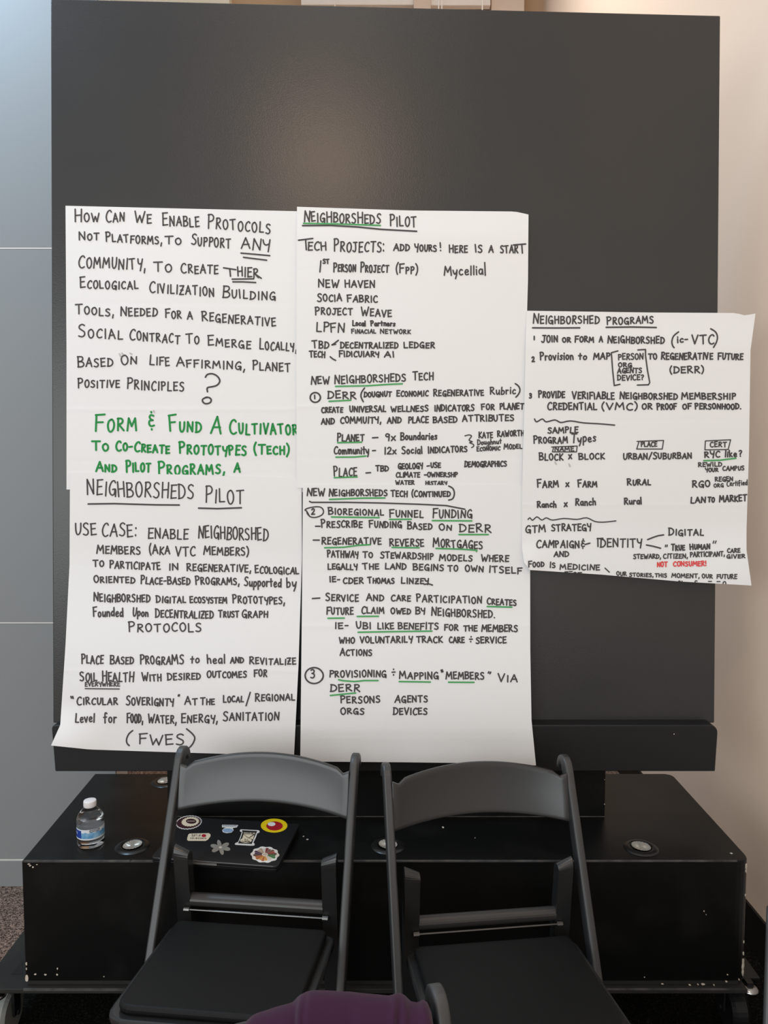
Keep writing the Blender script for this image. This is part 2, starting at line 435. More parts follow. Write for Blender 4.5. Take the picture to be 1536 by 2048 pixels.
# recessed lamps let into the plinth top
def recessed(u, v):
    c = PZ(u, v, ZT)
    bm = bmesh.new(); lathe(bm, [(0.025, 0.0004), (0.026, 0.0035), (0.030, 0.0050), (0.040, 0.0026), (0.043, 0.0004)], c, 36, False, False)
    r_ = link('recessed_light', bm, M['trim'], stand, smooth=True)
    bm = bmesh.new()
    n = 40; rings = []
    for rr, zz in ((0.0235, 0.0030), (0.017, 0.0018), (0.010, 0.0010), (0.004, 0.0008)):
        rings.append([bm.verts.new((c.x + rr * (1 + .0 * (i % 2)) * math.cos(2 * math.pi * i / n), c.y + rr * math.sin(2 * math.pi * i / n), c.z + zz + 0.002 + math.copysign(0.16, -c.x) * rr * math.cos(2 * math.pi * i / n) * .4 + (0.0009 if i % 2 and rr > .008 else 0))) for i in range(n)])
    for r0, r1 in zip(rings, rings[1:]):
        for i in range(n): bm.faces.new((r0[i], r0[(i + 1) % n], r1[(i + 1) % n], r1[i]))
    bm.faces.new(rings[-1])
    q = link('reflector', bm, M['lens'], r_); q.location = (0, 0, 0); q['label'] = 'pale ribbed glass of the lamp'


for u, v in ((265, 1693), (331, 1564), (776, 1692), (1282, 1696)): recessed(u, v)

# ------------------------------------------------------------------ handwriting
G = {}


def g(ch, w, *strokes):
    out = []
    for s in strokes:
        sm = s[0] == '~'
        out.append((sm, [tuple(float(q) for q in p.split(',')) for p in s.lstrip('~').split()]))
    G[ch] = (w, out)


g('A', .62, '0,0 .32,1 .62,0', '.1,.36 .55,.38')
g('B', .52, '.04,0 .04,1', '~.0,.98 .38,.97 .46,.76 .32,.57 .08,.52', '~.08,.52 .4,.48 .54,.26 .38,.04 .0,.02')
g('C', .52, '~.52,.86 .4,1 .18,.88 .03,.5 .1,.14 .3,0 .52,.1')
g('D', .56, '.05,0 .06,1', '~.0,.98 .3,.94 .52,.7 .54,.36 .34,.08 .0,.0')
g('E', .48, '.05,0 .04,.98', '.0,.97 .46,1', '.05,.53 .4,.56', '.04,.02 .48,.06')
g('F', .48, '.05,0 .04,.96', '.0,.95 .5,1', '.05,.52 .42,.54')
g('G', .58, '~.52,.86 .4,1 .18,.88 .03,.5 .1,.14 .3,.02 .46,.12 .5,.36', '~.3,.4 .52,.44 .57,.3 .56,-.06')
g('H', .56, '.04,1 .06,0', '.54,1 .53,0', '.05,.5 .54,.54')
g('I', .16, '.08,1 .09,0')
g('J', .5, '~.36,.98 .37,.4 .3,.08 .14,.02 .02,.14', '.12,.98 .56,1')
g('K', .54, '.05,1 .06,0', '.5,.98 .08,.46 .54,.02')
g('L', .46, '.05,1 .04,.03 .46,.03')
g('M', .76, '.0,0 .1,1 .36,.36 .64,1 .74,.02')
g('N', .58, '.02,0 .05,1 .53,.03 .56,1')
g('O', .56, '~.28,1 .08,.84 .02,.48 .14,.08 .34,0 .52,.28 .52,.7 .36,.98 .24,.98')
g('P', .48, '.06,0 .05,1', '~.0,.96 .3,1 .46,.82 .38,.58 .08,.48')
g('R', .54, '.05,0 .05,1', '~.0,.96 .3,1 .44,.82 .34,.6 .08,.5', '.12,.5 .54,.02')
g('S', .5, '~.46,.9 .3,1 .1,.9 .08,.7 .26,.54 .44,.38 .44,.14 .26,.0 .02,.08')
g('T', .6, '.0,.96 .6,1', '.3,.98 .31,0')
g('U', .52, '~.03,1 .05,.4 .16,.04 .34,.04 .48,.36 .5,1')
g('V', .56, '0,1 .27,0 .56,1')
g('W', .8, '0,1 .2,.0 .4,.62 .58,.0 .8,1')
g('X', .5, '0,1 .5,0', '.48,1 .02,0')
g('Y', .5, '~.0,1 .06,.66 .22,.52 .44,.62', '.5,1 .44,.5 .36,-.1')
g('Z', .5, '0,.96 .48,1 .02,.02 .5,.04', '.12,.5 .4,.52')
g('1', .1, '.05,1 .05,0')
g('2', .5, '~.05,.8 .2,1 .42,.9 .4,.6 .2,.3 .02,.04', '.02,.04 .5,.06')
g('3', .46, '~.05,.9 .24,1 .42,.84 .34,.6 .16,.54', '~.16,.54 .4,.46 .44,.2 .26,.02 .02,.08')
g('9', .44, '~.4,.86 .2,1 .04,.8 .14,.56 .36,.66 .4,.9', '.4,.9 .36,0')
g(',', .12, '.1,.14 .03,-.2')
g('.', .1, '.04,.04 .07,.02')
g(':', .1, '.05,.72 .06,.64', '.05,.16 .06,.08')
g('!', .1, '.03,1 .06,.42', '.06,.1 .07,.04')
g('?', .4, '~.02,.86 .2,1 .38,.84 .3,.6 .16,.46 .17,.3', '.16,.06 .18,.02')
g('(', .2, '~.2,1.12 .05,.75 .04,.3 .18,-.14')
g(')', .22, '~.0,1.14 .17,.8 .18,.3 .02,-.16')
g('-', .34, '.02,.46 .32,.48')
g('/', .4, '.0,-.12 .4,1.12')
g('"', .3, '.06,1.05 .02,.82', '.24,1.08 .2,.84')
g("'", .1, '.06,1.05 .03,.86')
g('&', .5, '~.44,.92 .2,1 .08,.82 .22,.6 .36,.55', '~.36,.55 .06,.5 .03,.2 .2,.04 .46,.1', '.24,1.28 .26,1.2', '.22,-.2 .24,-.26')
g('+', .4, '.0,.5 .4,.52', '.2,.92 .21,.84', '.19,.18 .2,.1')
# true lower case
L_ = {}
_G = G; G = L_
g('a', .42, '~.38,.5 .2,.58 .03,.36 .1,.06 .26,.06 .38,.3', '.38,.56 .42,.0')
g('b', .42, '.04,1 .05,0', '~.05,.42 .24,.56 .4,.36 .3,.06 .05,.04')
g('c', .38, '~.36,.5 .2,.58 .03,.3 .14,.03 .38,.1')
g('d', .44, '~.38,.44 .2,.56 .03,.3 .14,.03 .38,.22', '.4,1 .42,0')
g('e', .4, '~.04,.3 .34,.34 .32,.54 .14,.56 .03,.28 .16,.02 .4,.1')
g('f', .4, '~.4,.9 .28,1 .17,.84 .16,-.1', '.0,.5 .36,.54')
g('g', .42, '~.38,.5 .2,.58 .03,.36 .1,.1 .26,.1 .38,.3', '~.39,.56 .38,-.1 .24,-.32 .02,-.24')
g('h', .42, '.04,1 .05,0', '~.05,.36 .22,.56 .36,.46 .4,0')
g('i', .1, '.05,.56 .06,0', '.06,.84 .07,.78')
g('k', .4, '.04,1 .05,0', '.36,.58 .08,.3 .4,0')
g('l', .1, '.05,1 .06,0')
g('m', .66, '.04,.56 .05,0', '~.05,.36 .18,.56 .3,.44 .32,0', '~.32,.36 .46,.56 .6,.44 .64,0')
g('n', .42, '.04,.56 .05,0', '~.05,.36 .22,.56 .36,.44 .4,0')
g('o', .4, '~.2,.58 .04,.42 .06,.1 .22,.0 .38,.2 .34,.5 .18,.58')
g('p', .42, '.04,.56 .05,-.36', '~.05,.44 .24,.58 .4,.36 .3,.06 .05,.06')
g('r', .32, '.04,.56 .05,0', '~.05,.34 .18,.54 .32,.52')
g('s', .34, '~.32,.5 .16,.58 .06,.44 .28,.2 .2,.02 .02,.06')
g('t', .36, '.18,.9 .19,.02', '.0,.56 .36,.6')
g('u', .42, '~.03,.56 .06,.12 .2,.02 .38,.3', '.39,.56 .42,0')
g('v', .4, '0,.56 .2,0 .4,.58')
g('x', .42, '.02,.56 .4,.02', '.4,.6 .0,.0')
g('y', .42, '~.0,.56 .08,.2 .2,.12 .38,.4', '.42,.58 .34,.0 .2,-.4')
G = _G


def catmull(pts, step=0.34):
    if len(pts) < 3: return pts
    P_ = [pts[0]] + list(pts) + [pts[-1]]
    out = []
    for i in range(1, len(P_) - 2):
        p0, p1, p2, p3 = P_[i - 1], P_[i], P_[i + 1], P_[i + 2]
        for k in range(3):
            t = k / 3
            out.append(tuple(0.5 * ((2 * p1[j]) + (-p0[j] + p2[j]) * t + (2 * p0[j] - 5 * p1[j] + 4 * p2[j] - p3[j]) * t * t + (-p0[j] + 3 * p1[j] - 3 * p2[j] + p3[j]) * t ** 3) for j in (0, 1)))
    out.append(tuple(pts[-1]))
    return out


def inside(poly, x, y):
    c = False; n = len(poly); j = n - 1
    for i in range(n):
        if (poly[i][1] > y) != (poly[j][1] > y) and x < (poly[j][0] - poly[i][0]) * (y - poly[i][1]) / (poly[j][1] - poly[i][1]) + poly[i][0]: c = not c
        j = i
    return c


hr = random.Random(11)
CR = {1: (100, 390, 520 / 1536), 2: (100, 690, 520 / 1536), 3: (90, 950, 530 / 1536), 4: (90, 1230, 530 / 1536), 5: (580, 400, 500 / 1536), 6: (580, 720, 500 / 1536),
      7: (580, 950, 500 / 1536), 8: (580, 1220, 510 / 1536), 9: (1030, 610, 500 / 1536), 10: (1030, 880, 500 / 1536)}


class Sheet:
    def __init__(self, obj, wf, outline):
        self.obj = obj; self.wf = wf; self.outline = outline

    def p(self, u, v): return PB(u, v, self.wf(u, v) + 0.0011)

    def strokes(self, name, strokes, m, width, label=None, cap=4):
        """strokes: list of polylines in photo pixels -> one mesh of flat ink ribbons on the sheet"""
        bm = bmesh.new()
        for pts in strokes:
            # cut to the sheet and into short pieces
            run = []
            runs = []
            dense = []
            for a_, b_ in zip(pts, pts[1:]):
                n = max(1, int(math.hypot(b_[0] - a_[0], b_[1] - a_[1]) / 9))
                for k in range(n): dense.append((a_[0] + (b_[0] - a_[0]) * k / n, a_[1] + (b_[1] - a_[1]) * k / n))
            dense.append(pts[-1])
            for q in dense:
                if inside(self.outline, *q): run.append(q)
                else:
                    if len(run) > 1: runs.append(run)
                    run = []
            if len(run) > 1: runs.append(run)
            for r in runs: self.ribbon(bm, r, width)
        if not bm.faces:
            bm.free(); return None
        o = link(name, bm, m, self.obj)
        o.location = (0, 0, 0)
        if label: o['label'] = label
        return o

    def ribbon(self, bm, pts, width):
        n = len(pts); h = width / 2
        tang = []
        for i in range(n):
            a_ = pts[max(0, i - 1)]; b_ = pts[min(n - 1, i + 1)]
            d = math.hypot(b_[0] - a_[0], b_[1] - a_[1]) or 1
            tang.append(((b_[0] - a_[0]) / d, (b_[1] - a_[1]) / d))
        # split where the line turns sharply so corners stay full
        start = 0
        segs = []
        for i in range(1, n - 1):
            d1 = (pts[i][0] - pts[i - 1][0], pts[i][1] - pts[i - 1][1]); d2 = (pts[i + 1][0] - pts[i][0], pts[i + 1][1] - pts[i][1])
            l = math.hypot(*d1) * math.hypot(*d2) or 1
            if (d1[0] * d2[0] + d1[1] * d2[1]) / l < 0.62:
                segs.append(pts[start:i + 1]); start = i
        segs.append(pts[start:])
        for sg in segs:
            k = len(sg)
            if k < 2: continue
            L = []; R_ = []
            for i in range(k):
                a_ = sg[max(0, i - 1)]; b_ = sg[min(k - 1, i + 1)]
                d = math.hypot(b_[0] - a_[0], b_[1] - a_[1]) or 1
                tx, ty = (b_[0] - a_[0]) / d, (b_[1] - a_[1]) / d
                L.append(bm.verts.new(self.p(sg[i][0] - ty * h, sg[i][1] + tx * h))); R_.append(bm.verts.new(self.p(sg[i][0] + ty * h, sg[i][1] - tx * h)))
                if i in (0, k - 1):
                    s = -1 if i == 0 else 1
                    e = (L[-1], R_[-1]); cx, cy = sg[i]
                    mid = [bm.verts.new(self.p(cx + s * tx * h * math.cos(q) - ty * h * math.sin(q), cy + s * ty * h * math.cos(q) + tx * h * math.sin(q))) for q in (0.8, 0, -0.8)]
                    bm.faces.new([e[0]] + mid + [e[1]])
            for i in range(k - 1): bm.faces.new((L[i], L[i + 1], R_[i + 1], R_[i]))

    def word(self, cr, text, x0, x1, y0, y1, h, low=False, small=0.74):
        ox, oy, sc = cr
        lay = []; x = 0.0
        for ch in text:
            if ch == ' ': x += .4; continue
            if low and ch in L_: w, st = L_[ch]; hh = 1.0
            elif ch.islower(): w, st = G[ch.upper()]; hh = small
            else: w, st = G[ch]; hh = 1.0
            gap = 0.20
            lay.append((x, hh, st, w)); x += w * (hh if not low else 1) + gap
        tot = max(0.05, x - gap)
        kx = (x1 - x0) / tot if len(text) > 1 else min(h, (x1 - x0) / tot)
        out = []
        for x, hh, st, w in lay:
            rot = hr.uniform(-0.06, 0.05); jy = hr.uniform(-0.05, 0.05) * h; jh = hr.uniform(0.93, 1.07); sl = hr.uniform(-.04, .04)
            bx = x0 + x * kx; t = (bx - x0) / max(1, (x1 - x0)); by = y0 + (y1 - y0) * t + jy
            for sm, pts in st:
                q = []
                for px, py_ in pts:
                    X = px * kx * hh if not low else px * kx
                    Y = py_ * h * hh * jh
                    X2 = X + sl * Y; Xr = X2 * math.cos(rot) - Y * math.sin(rot); Yr = X2 * math.sin(rot) + Y * math.cos(rot)
                    q.append((ox + (bx + Xr) * sc, oy + (by - Yr) * sc))
                out.append(catmull(q) if sm else q)
        return out

    def line(self, crop, words, m='black_ink', width=2.9, name='handwritten_word', label=None, small=0.74):
        """words: 'text x0 x1 base0 base1 height' separated by | ; a leading ~ means true lower case"""
        cr = CR[crop]
        for w in words.split('|'):
            f = w.split()
            t = f[0]; low = t[0] == '~'
            if low: t = t[1:]
            x0, x1, b0, b1, h = map(float, f[1:6])
            self.strokes(name, self.word(cr, t, x0, x1, b0, b1, h, low, small), M[m], width, label)

    def draw(self, crop, paths, m='black_ink', width=3.0, name='underline', label=None):
        ox, oy, sc = CR[crop]
        for s in paths:
            sm = s[0] == '~'
            q = [tuple(float(z) for z in p.split(',')) for p in s.lstrip('~').split()]
            q = [(ox + a_ * sc, oy + b_ * sc) for a_, b_ in q]
            self.strokes(name, [catmull(q) if sm else q], M[m], width, label)

    def ring(self, crop, cx, cy, rx, ry, width=3.2, name='drawn_circle'):
        ox, oy, sc = CR[crop]
        q = [(ox + (cx + rx * math.cos(2 * math.pi * i / 28 + .4) * (1 + .02 * (i > 24))) * sc, oy + (cy + ry * math.sin(2 * math.pi * i / 28 + .4)) * sc) for i in range(30)]
        return self.strokes(name, [q], M['black_ink'], width)


def interp(pts, t):                     # pts: polyline of (u, v) ; t 0..1 by length
    L = [math.hypot(b_[0] - a_[0], b_[1] - a_[1]) for a_, b_ in zip(pts, pts[1:])]
    T = sum(L) * t
    for (a_, b_), l in zip(zip(pts, pts[1:]), L):
        if T <= l: k = T / l; return (a_[0] + (b_[0] - a_[0]) * k, a_[1] + (b_[1] - a_[1]) * k)
        T -= l
    return pts[-1]


def make_sheet(label, top, bottom, left, right, wf, nu=40, nv=160):
    bm = bmesh.new()
    c00, c10 = top[0], top[-1]; c01, c11 = bottom[0], bottom[-1]
    grid = []
    for j in range(nv + 1):
        t = j / nv; row = []
        lp = interp(left, t); rp = interp(right, t)
        for i in range(nu + 1):
            s = i / nu
            tp_ = interp(top, s); bp_ = interp(bottom, s)
            q = [0, 0]
            for k in (0, 1):
                q[k] = (1 - t) * tp_[k] + t * bp_[k] + (1 - s) * lp[k] + s * rp[k] - ((1 - s) * (1 - t) * c00[k] + s * (1 - t) * c10[k] + (1 - s) * t * c01[k] + s * t * c11[k])
            row.append(bm.verts.new(PB(q[0], q[1], wf(q[0], q[1]))))
        grid.append(row)
    for j in range(nv):
        for i in range(nu): bm.faces.new((grid[j][i], grid[j + 1][i], grid[j + 1][i + 1], grid[j][i + 1]))
    o = link('chart_sheet', bm, M['paper'], smooth=True)
    nrm = o.data.polygons[0].normal
    if nrm.y > 0: o.data.flip_normals()
    sd = o.modifiers.new('thickness', 'SOLIDIFY'); sd.thickness = 0.0004; sd.offset = -1
    es = o.modifiers.new('crisp_edge', 'EDGE_SPLIT'); es.split_angle = math.radians(40)
    tag(o, label, 'paper', 'handwritten flip chart sheets')
    return Sheet(o, wf, list(top) + list(right[1:]) + list(bottom[::-1][1:]) + list(left[::-1][1:-1]))


def sstep(a_, b_, x):
    t = max(0.0, min(1.0, (x - a_) / (b_ - a_))); return t * t * (3 - 2 * t)


def crease(v, rows, amp=0.0005):
    return sum(amp * math.exp(-((v - r) / 3.5) ** 2) * (1 if k % 2 else -0.5) for k, r in enumerate(rows))


def wave(u, v, s=1.0): return 0.0004 * s * (math.sin(u * 0.021 + v * 0.013) + math.sin(v * 0.031 - u * 0.008))


wA = lambda u, v: 0.0022 + crease(v, (607, 819, 922)) + wave(u, v) * .5
wB = lambda u, v: 0.0085 + crease(v, (540, 813, 915)) + wave(u, v) * .6 - 0.004 * sstep(480, 413, v)
wC = lambda u, v: 0.0058 + crease(v, (1130, 1342)) + wave(u, v) * .5 + 0.046 * sstep(1090, 1440, v) + 0.03 * sstep(1400, 1500, v) * sstep(240, 100, u)
wD = lambda u, v: 0.0115 + crease(v, (1146, 1252, 1470)) + wave(u, v) * .5 + 0.040 * sstep(1090, 1440, v) + 0.004 * sstep(1480, 1530, v)
wE = lambda u, v: 0.0150 + crease(v, (840, 1010), .0005) + wave(u, v) + 0.022 * sstep(1040, 1175, v) * (0.35 + 0.65 * sstep(1300, 1505, u)) + 0.01 * sstep(1080, 1140, v) * sstep(1110, 1045, u) - 0.004 * sstep(700, 630, v)

A = make_sheet('white chart sheet at upper left of the board, black lines then green ones', [(131, 411.5), (360, 417), (596, 422.5)], [(133, 979), (612, 984)], [(131, 411.5), (133, 700), (133, 979)], [(596, 422.5), (614, 700), (612, 984)], wA)
A = A
Bs = make_sheet('white chart sheet at upper middle of the board with green underlined title', [(594, 413.5), (820, 421), (1030, 423), (1057, 429)], [(593.5, 976), (820, 978), (1044, 979)], [(594, 413.5), (592.5, 700), (593.5, 976)], [(1057, 429), (1056, 560), (1052, 700), (1046, 979)], wB)
Cs = make_sheet('white chart sheet at lower left, bottom corner curling over the ledge', [(140, 945.5), (360, 949), (603, 957)], [(102, 1491), (180, 1499), (330, 1504), (588, 1512)], [(140, 945.5), (139, 1130), (131, 1290), (120.5, 1450), (102, 1491)], [(603, 957), (604, 1110), (597, 1330), (588, 1512)], wC)
Ds = make_sheet('white chart sheet at lower middle of the board with green underlines', [(606, 970.5), (830, 970), (1060, 971)], [(600.5, 1523), (800, 1524.5), (1000, 1527), (1072, 1531)], [(606, 970.5), (604, 1200), (600.5, 1523)], [(1060, 971), (1060.5, 1300), (1063, 1440), (1072, 1531)], wD)
Es = make_sheet('white chart sheet on the right hanging past the board edge, one red line', [(1053, 621.5), (1300, 625), (1472, 626), (1490, 631), (1511, 627)], [(1060, 1140), (1200, 1149), (1360, 1163), (1503, 1171)], [(1053, 621.5), (1049, 800), (1044, 1000), (1044, 1095), (1048, 1125), (1060, 1140)], [(1511, 627), (1501, 700), (1498, 900), (1493, 1060), (1493, 1100), (1503, 1171)], wE)

GR = dict(m='green_ink', width=3.9, label='green marker writing')
GL = dict(m='green_line', width=3.2, label='green underline')
# sheet A
A.line(1, 'How 145 290 157 154 70|Can 330 438 157 157 68|We 500 598 162 166 70|Enable 665 882 178 190 75|Protocols 932 1300 196 226 80')
A.line(1, 'Not 172 288 266 264 48|Platforms, 330 660 272 293 58|To 678 775 290 293 46|Support 835 1065 294 314 66|ANY 1130 1300 316 334 62', small=.78)
A.draw(1, ['1128,343 1200,349 1298,358', '1143,368 1280,385'])
A.line(1, 'Community, 168 562 428 442 76|To 612 718 452 456 58|Create 775 992 462 466 60|HIER 1108 1230 480 490 54', small=.8)
A.draw(1, ['1076,497 1203,495', '1080,513 1140,513 1215,517', '1025,430 1098,441', '1062,437 1066,480', '1205,462 1248,492'])
A.line(1, 'Ecological 178 520 550 556 60|Civilization 588 968 574 600 68|Building 1020 1330 606 624 66')
A.line(1, 'Tools, 150 375 702 716 54|Needed 418 632 712 718 56|For 682 775 726 730 54|A 812 858 732 732 46|Regenerative 898 1333 744 776 58', small=.8)
A.line(1, 'Social 168 428 842 852 72|Contract 470 765 856 878 66|To 803 880 878 880 56|Emerge 933 1185 890 908 58|Locally, 1238 1456 912 922 62')
A.line(2, 'Based 165 370 130 122 60|On 420 512 116 114 54|Life 588 705 118 122 56|Affirming, 748 1150 126 150 54|Planet 1198 1418 146 158 56', small=.82)
A.draw(2, ['410,52 420,72', '472,48 482,54', '425,48 436,62'], m='smudge', name='smudge')
A.line(2, 'Positive 165 410 252 250 54|Principles 455 790 258 274 66', small=.78)
A.draw(2, ['~918,190 930,174 960,170 990,186 1003,214 982,240 936,250 928,258 930,276', '~927,308 902,320 904,338 922,347 946,340 952,322 938,310 918,310'], width=3.3, name='question_mark')
A.line(2, 'Form 265 510 508 506 105|& 585 632 484 484 66|Fund 706 892 512 514 92|A 950 1008 522 522 100|Cultivator 1062 1462 525 528 90', small=.66, **GR)
A.line(2, 'To 247 345 622 628 54|Co-Create 390 705 624 640 58|Prototypes 764 1158 640 654 70|(Tech) 1205 1412 642 650 58', small=.76, **GR)
A.line(2, 'And 272 392 745 748 56|Pilot 450 592 748 748 70|Programs, 640 1030 764 762 78|A 1088 1155 752 752 54', small=.72, **GR)
A.draw(2, ['612,388 616,398'], m='smudge', name='smudge')
# sheet C
Cs.line(3, 'NEIGHBORSHEDS 245 860 116 140 84|Pilot 930 1150 160 166 92', small=.86)
Cs.draw(3, ['250,168 400,166 640,173 778,174', '890,192 1000,195 1138,190'], width=3.3)
Cs.line(3, 'USE 175 297 346 352 66|CASE: 330 527 354 358 74|Enable 597 828 366 372 64|NEIGHBORSHED 890 1292 366 380 70', small=.88)
Cs.line(3, 'Members 300 552 455 462 50|(Aka 605 722 458 460 52|VTC 757 870 470 470 52|Members) 920 1180 462 468 50', small=.88)
Cs.line(3, 'To 278 340 530 530 38|Participate 375 668 540 550 44|IN 718 772 552 552 38|Regenerative, 822 1192 556 562 44|Ecological 1218 1470 568 576 42', small=.9)
Cs.line(3, 'Oriented 283 520 622 628 40|Place-Based 555 840 632 636 46|Programs, 873 1125 634 638 46|~Supported 1155 1368 642 650 50|~by 1400 1455 652 652 54', small=.84)
Cs.line(3, 'Neighborshed 283 608 732 736 48|Digital 645 815 740 740 40|Ecosystem 840 1053 740 742 38|Prototypes, 1088 1388 742 748 46', small=.86)
Cs.line(3, '~Founded 280 452 820 820 52|~Upon 508 597 816 820 46|Decentralized 640 975 826 832 48|Trust 1005 1122 824 826 40|Graph 1142 1290 826 826 42', small=.86)
Cs.line(3, 'Protocols 485 905 908 908 54', small=.86)
Cs.line(4, 'Place 212 337 282 282 58|Based 378 512 282 284 50|PrograMS 552 803 284 286 54|~to 842 893 278 278 42|~heal 940 1042 282 280 48|AND 1075 1150 278 278 32|Revitalize 1185 1453 284 288 42', small=.82)
Cs.line(4, 'Soil 203 300 384 382 50|HealtH 332 512 384 386 56|With 563 673 380 382 44|Desired 710 900 376 374 42|Outcomes 938 1167 362 362 40|For 1212 1285 356 356 42', small=.88)
Cs.line(4, 'EVERYWHERE 232 433 413 413 25', width=2.2)
Cs.draw(4, ['233,427 430,429'], width=2.4)
Cs.draw(4, ['150,472 153,482', '160,472 163,484'], name='quotation_mark')
Cs.line(4, 'Circular 185 420 520 520 46|Soverignty 470 745 522 526 50|" 772 796 496 496 30|At 810 882 520 520 44|The 900 982 520 520 40|Local 1033 1150 506 502 38|/ 1165 1212 518 518 66|Regional 1218 1447 498 494 42', small=.84)
Cs.line(4, '~Level 175 285 622 620 50|~for 340 412 622 626 56|Food, 475 566 625 626 58|Water, 597 760 624 630 52|Energy, 790 998 624 624 52|Sanitation 1032 1355 612 608 52', small=.84)
Cs.draw(4, ['~508,670 485,690 472,722 476,745 488,757'], name='bracket'); Cs.line(4, 'FWES 545 805 748 752 60'); Cs.draw(4, ['~820,660 850,685 868,712 855,748 830,775'], name='bracket')
# sheet B
Bs.line(5, 'NeigHborsHeds 88 555 132 146 66|Pilot 615 775 158 166 68', small=.86)
Bs.draw(5, ['83,143 300,147 555,156'], **GL)
Bs.draw(5, ['77,157 250,156 420,166 560,180 778,192'], width=3.2)
Bs.line(5, 'ECH 110 222 308 308 52|Projects: 270 577 316 320 72|Add 637 733 312 312 42|Yours 767 900 314 316 44|! 922 938 312 312 50|Here 978 1090 322 324 46|IS 1138 1180 322 322 44|A 1222 1262 320 320 42|STAR 1293 1400 324 326 46', small=.86)
Bs.draw(5, ['52,247 140,236', '96,246 100,306', '1372,276 1448,270', '1424,274 1428,326'], name='pen_stroke')
Bs.line(5, '1 180 192 440 440 70|ST 203 240 390 390 25|Person 267 403 440 442 58|Project 433 605 444 446 58|(Fpp) 650 785 448 452 58|~Mycellia 948 1185 464 458 58|~l 1195 1225 462 462 80', small=.72)
Bs.line(5, 'New 175 298 536 538 48|Haven 337 520 534 538 46', small=.92)
Bs.line(5, 'Socia 168 317 624 620 48|Fabric 352 537 626 630 46', small=.86)
Bs.line(5, 'Project 155 383 704 708 50|Weave 437 623 712 718 52', small=.82)
Bs.line(5, 'LPFN 162 333 808 812 56|~Local 385 463 773 773 32|~Partners 497 645 773 774 32')
Bs.line(5, 'Finacial 378 527 819 819 27|Network 555 740 820 822 29', width=2.4, small=.86)
Bs.line(5, 'Tbd 137 237 910 910 46|Decentralized 310 663 910 910 38|Ledger 700 888 908 910 37', small=.9)
Bs.draw(5, ['258,890 268,884 297,862', '258,890 280,886', '247,963 262,976 280,985'], name='pen_stroke')
Bs.line(5, 'Tech 120 213 966 966 38|Fidicuiary 302 547 962 964 36|AI 580 640 966 966 36', small=.92)
Bs.line(6, 'New 130 242 148 146 50|Neighborsheds 275 710 146 130 50|Tech 755 880 124 122 48', small=.92)
Bs.draw(6, ['280,162 480,158 600,150 690,146'], **GL)
Bs.ring(6, 155, 230, 31, 30); Bs.line(6, '1 151 160 238 238 22|DERR 232 405 236 238 44'); Bs.draw(6, ['240,254 373,247'], **GL)
Bs.draw(6, ['~458,172 440,198 436,225 450,256', '~1384,145 1404,160 1413,185 1404,210 1388,228'], name='bracket')
Bs.line(6, 'DOUGNUT 455 622 226 224 30|Economic 655 848 223 222 36|Regenerative 882 1190 222 218 40|~Rubric 1230 1385 211 208 44', width=2.8, small=.86)
Bs.line(6, 'Create 195 323 323 322 32|UNIVERSAL 367 588 319 318 35|WELLNESS 622 848 318 314 34|INDICATORS 888 1130 314 312 37|For 1177 1255 306 304 36|PLANET 1290 1435 304 302 37', width=2.9, small=.94)
Bs.line(6, 'AND 193 272 396 394 35|COMMUITY, 310 558 388 386 38|AND 598 682 388 386 36|PLACE 727 850 386 384 36|BASED 880 1027 384 384 36|ATTRIBUTES 1060 1375 378 374 38', width=2.9)
Bs.line(6, 'Planet 290 455 498 498 46|~9x 585 648 494 494 44|~Boundaries 680 903 490 488 44', small=.88)
Bs.draw(6, ['293,508 440,505'], **GL); Bs.draw(6, ['507,478 540,476', '507,557 525,556', '467,694 495,692', '842,652 856,650', '826,706 838,706'], name='pen_stroke')
Bs.draw(6, ['~1075,466 1100,460 1115,468 1100,492 1120,502 1104,508 1126,518 1128,530 1116,538'], width=2.4, name='brace')
Bs.line(6, 'Kate 1160 1245 480 476 36|Raworth 1275 1437 472 464 36', small=.92, width=2.7)
Bs.line(6, '~Doughnut 1152 1298 522 512 30', width=2.3); Bs.line(6, 'Economic 1148 1290 559 552 27|Model 1315 1425 548 542 32', width=2.4, small=.85)
Bs.line(6, '~Community 270 485 578 576 46|~12x 582 652 578 578 44|~Social 688 812 576 574 44|Indicators 848 1088 572 564 40', small=.88)
Bs.draw(6, ['282,597 400,596 467,590'], **GL)
Bs.line(6, 'Place 270 410 716 712 58|TBD 527 605 682 682 32|GEOLOGY 665 815 670 666 33|USE 865 925 662 662 30|DEMOGRAPHICS 1073 1330 657 653 33', width=2.8, small=.86)
Bs.draw(6, ['272,723 412,718'], **GL)
Bs.line(6, 'CLIMATE 652 797 720 720 30|OWNERSHP 845 1028 718 718 27', width=2.6)
Bs.line(6, 'WATER 650 763 767 766 26|HISTARY 833 963 767 767 22', width=2.5)
# sheet D
Ds.line(7, 'NeW 105 213 128 128 48|Neighborsheds 240 597 128 128 42|Tech 620 720 132 134 40|(Continued 748 985 132 134 36', small=.9)
Ds.draw(7, ['~975,68 1000,82 1010,112 1000,145 975,154'], name='bracket')
Ds.draw(7, ['243,150 450,142 583,141'], **GL)
Ds.draw(7, ['120,162 132,168 350,168 560,172 800,180 960,188 1074,210'], width=3.0)
Ds.draw(7, ['~118,250 102,222 92,215 110,204 160,195 192,200 206,222 196,245 160,260 128,258 108,240 104,228'], width=2.6, name='drawn_circle')
Ds.line(7, '2 132 160 244 244 38|Bioregional 237 575 240 250 42|Funnel 612 818 258 262 50|Funding 877 1117 262 266 56', small=.84)
Ds.draw(7, ['255,258 547,262', '612,273 745,272', '875,280 1117,282'], **GL)
Ds.draw(7, ['157,315 185,315', '143,400 180,400', '137,759 183,756'], name='pen_stroke')
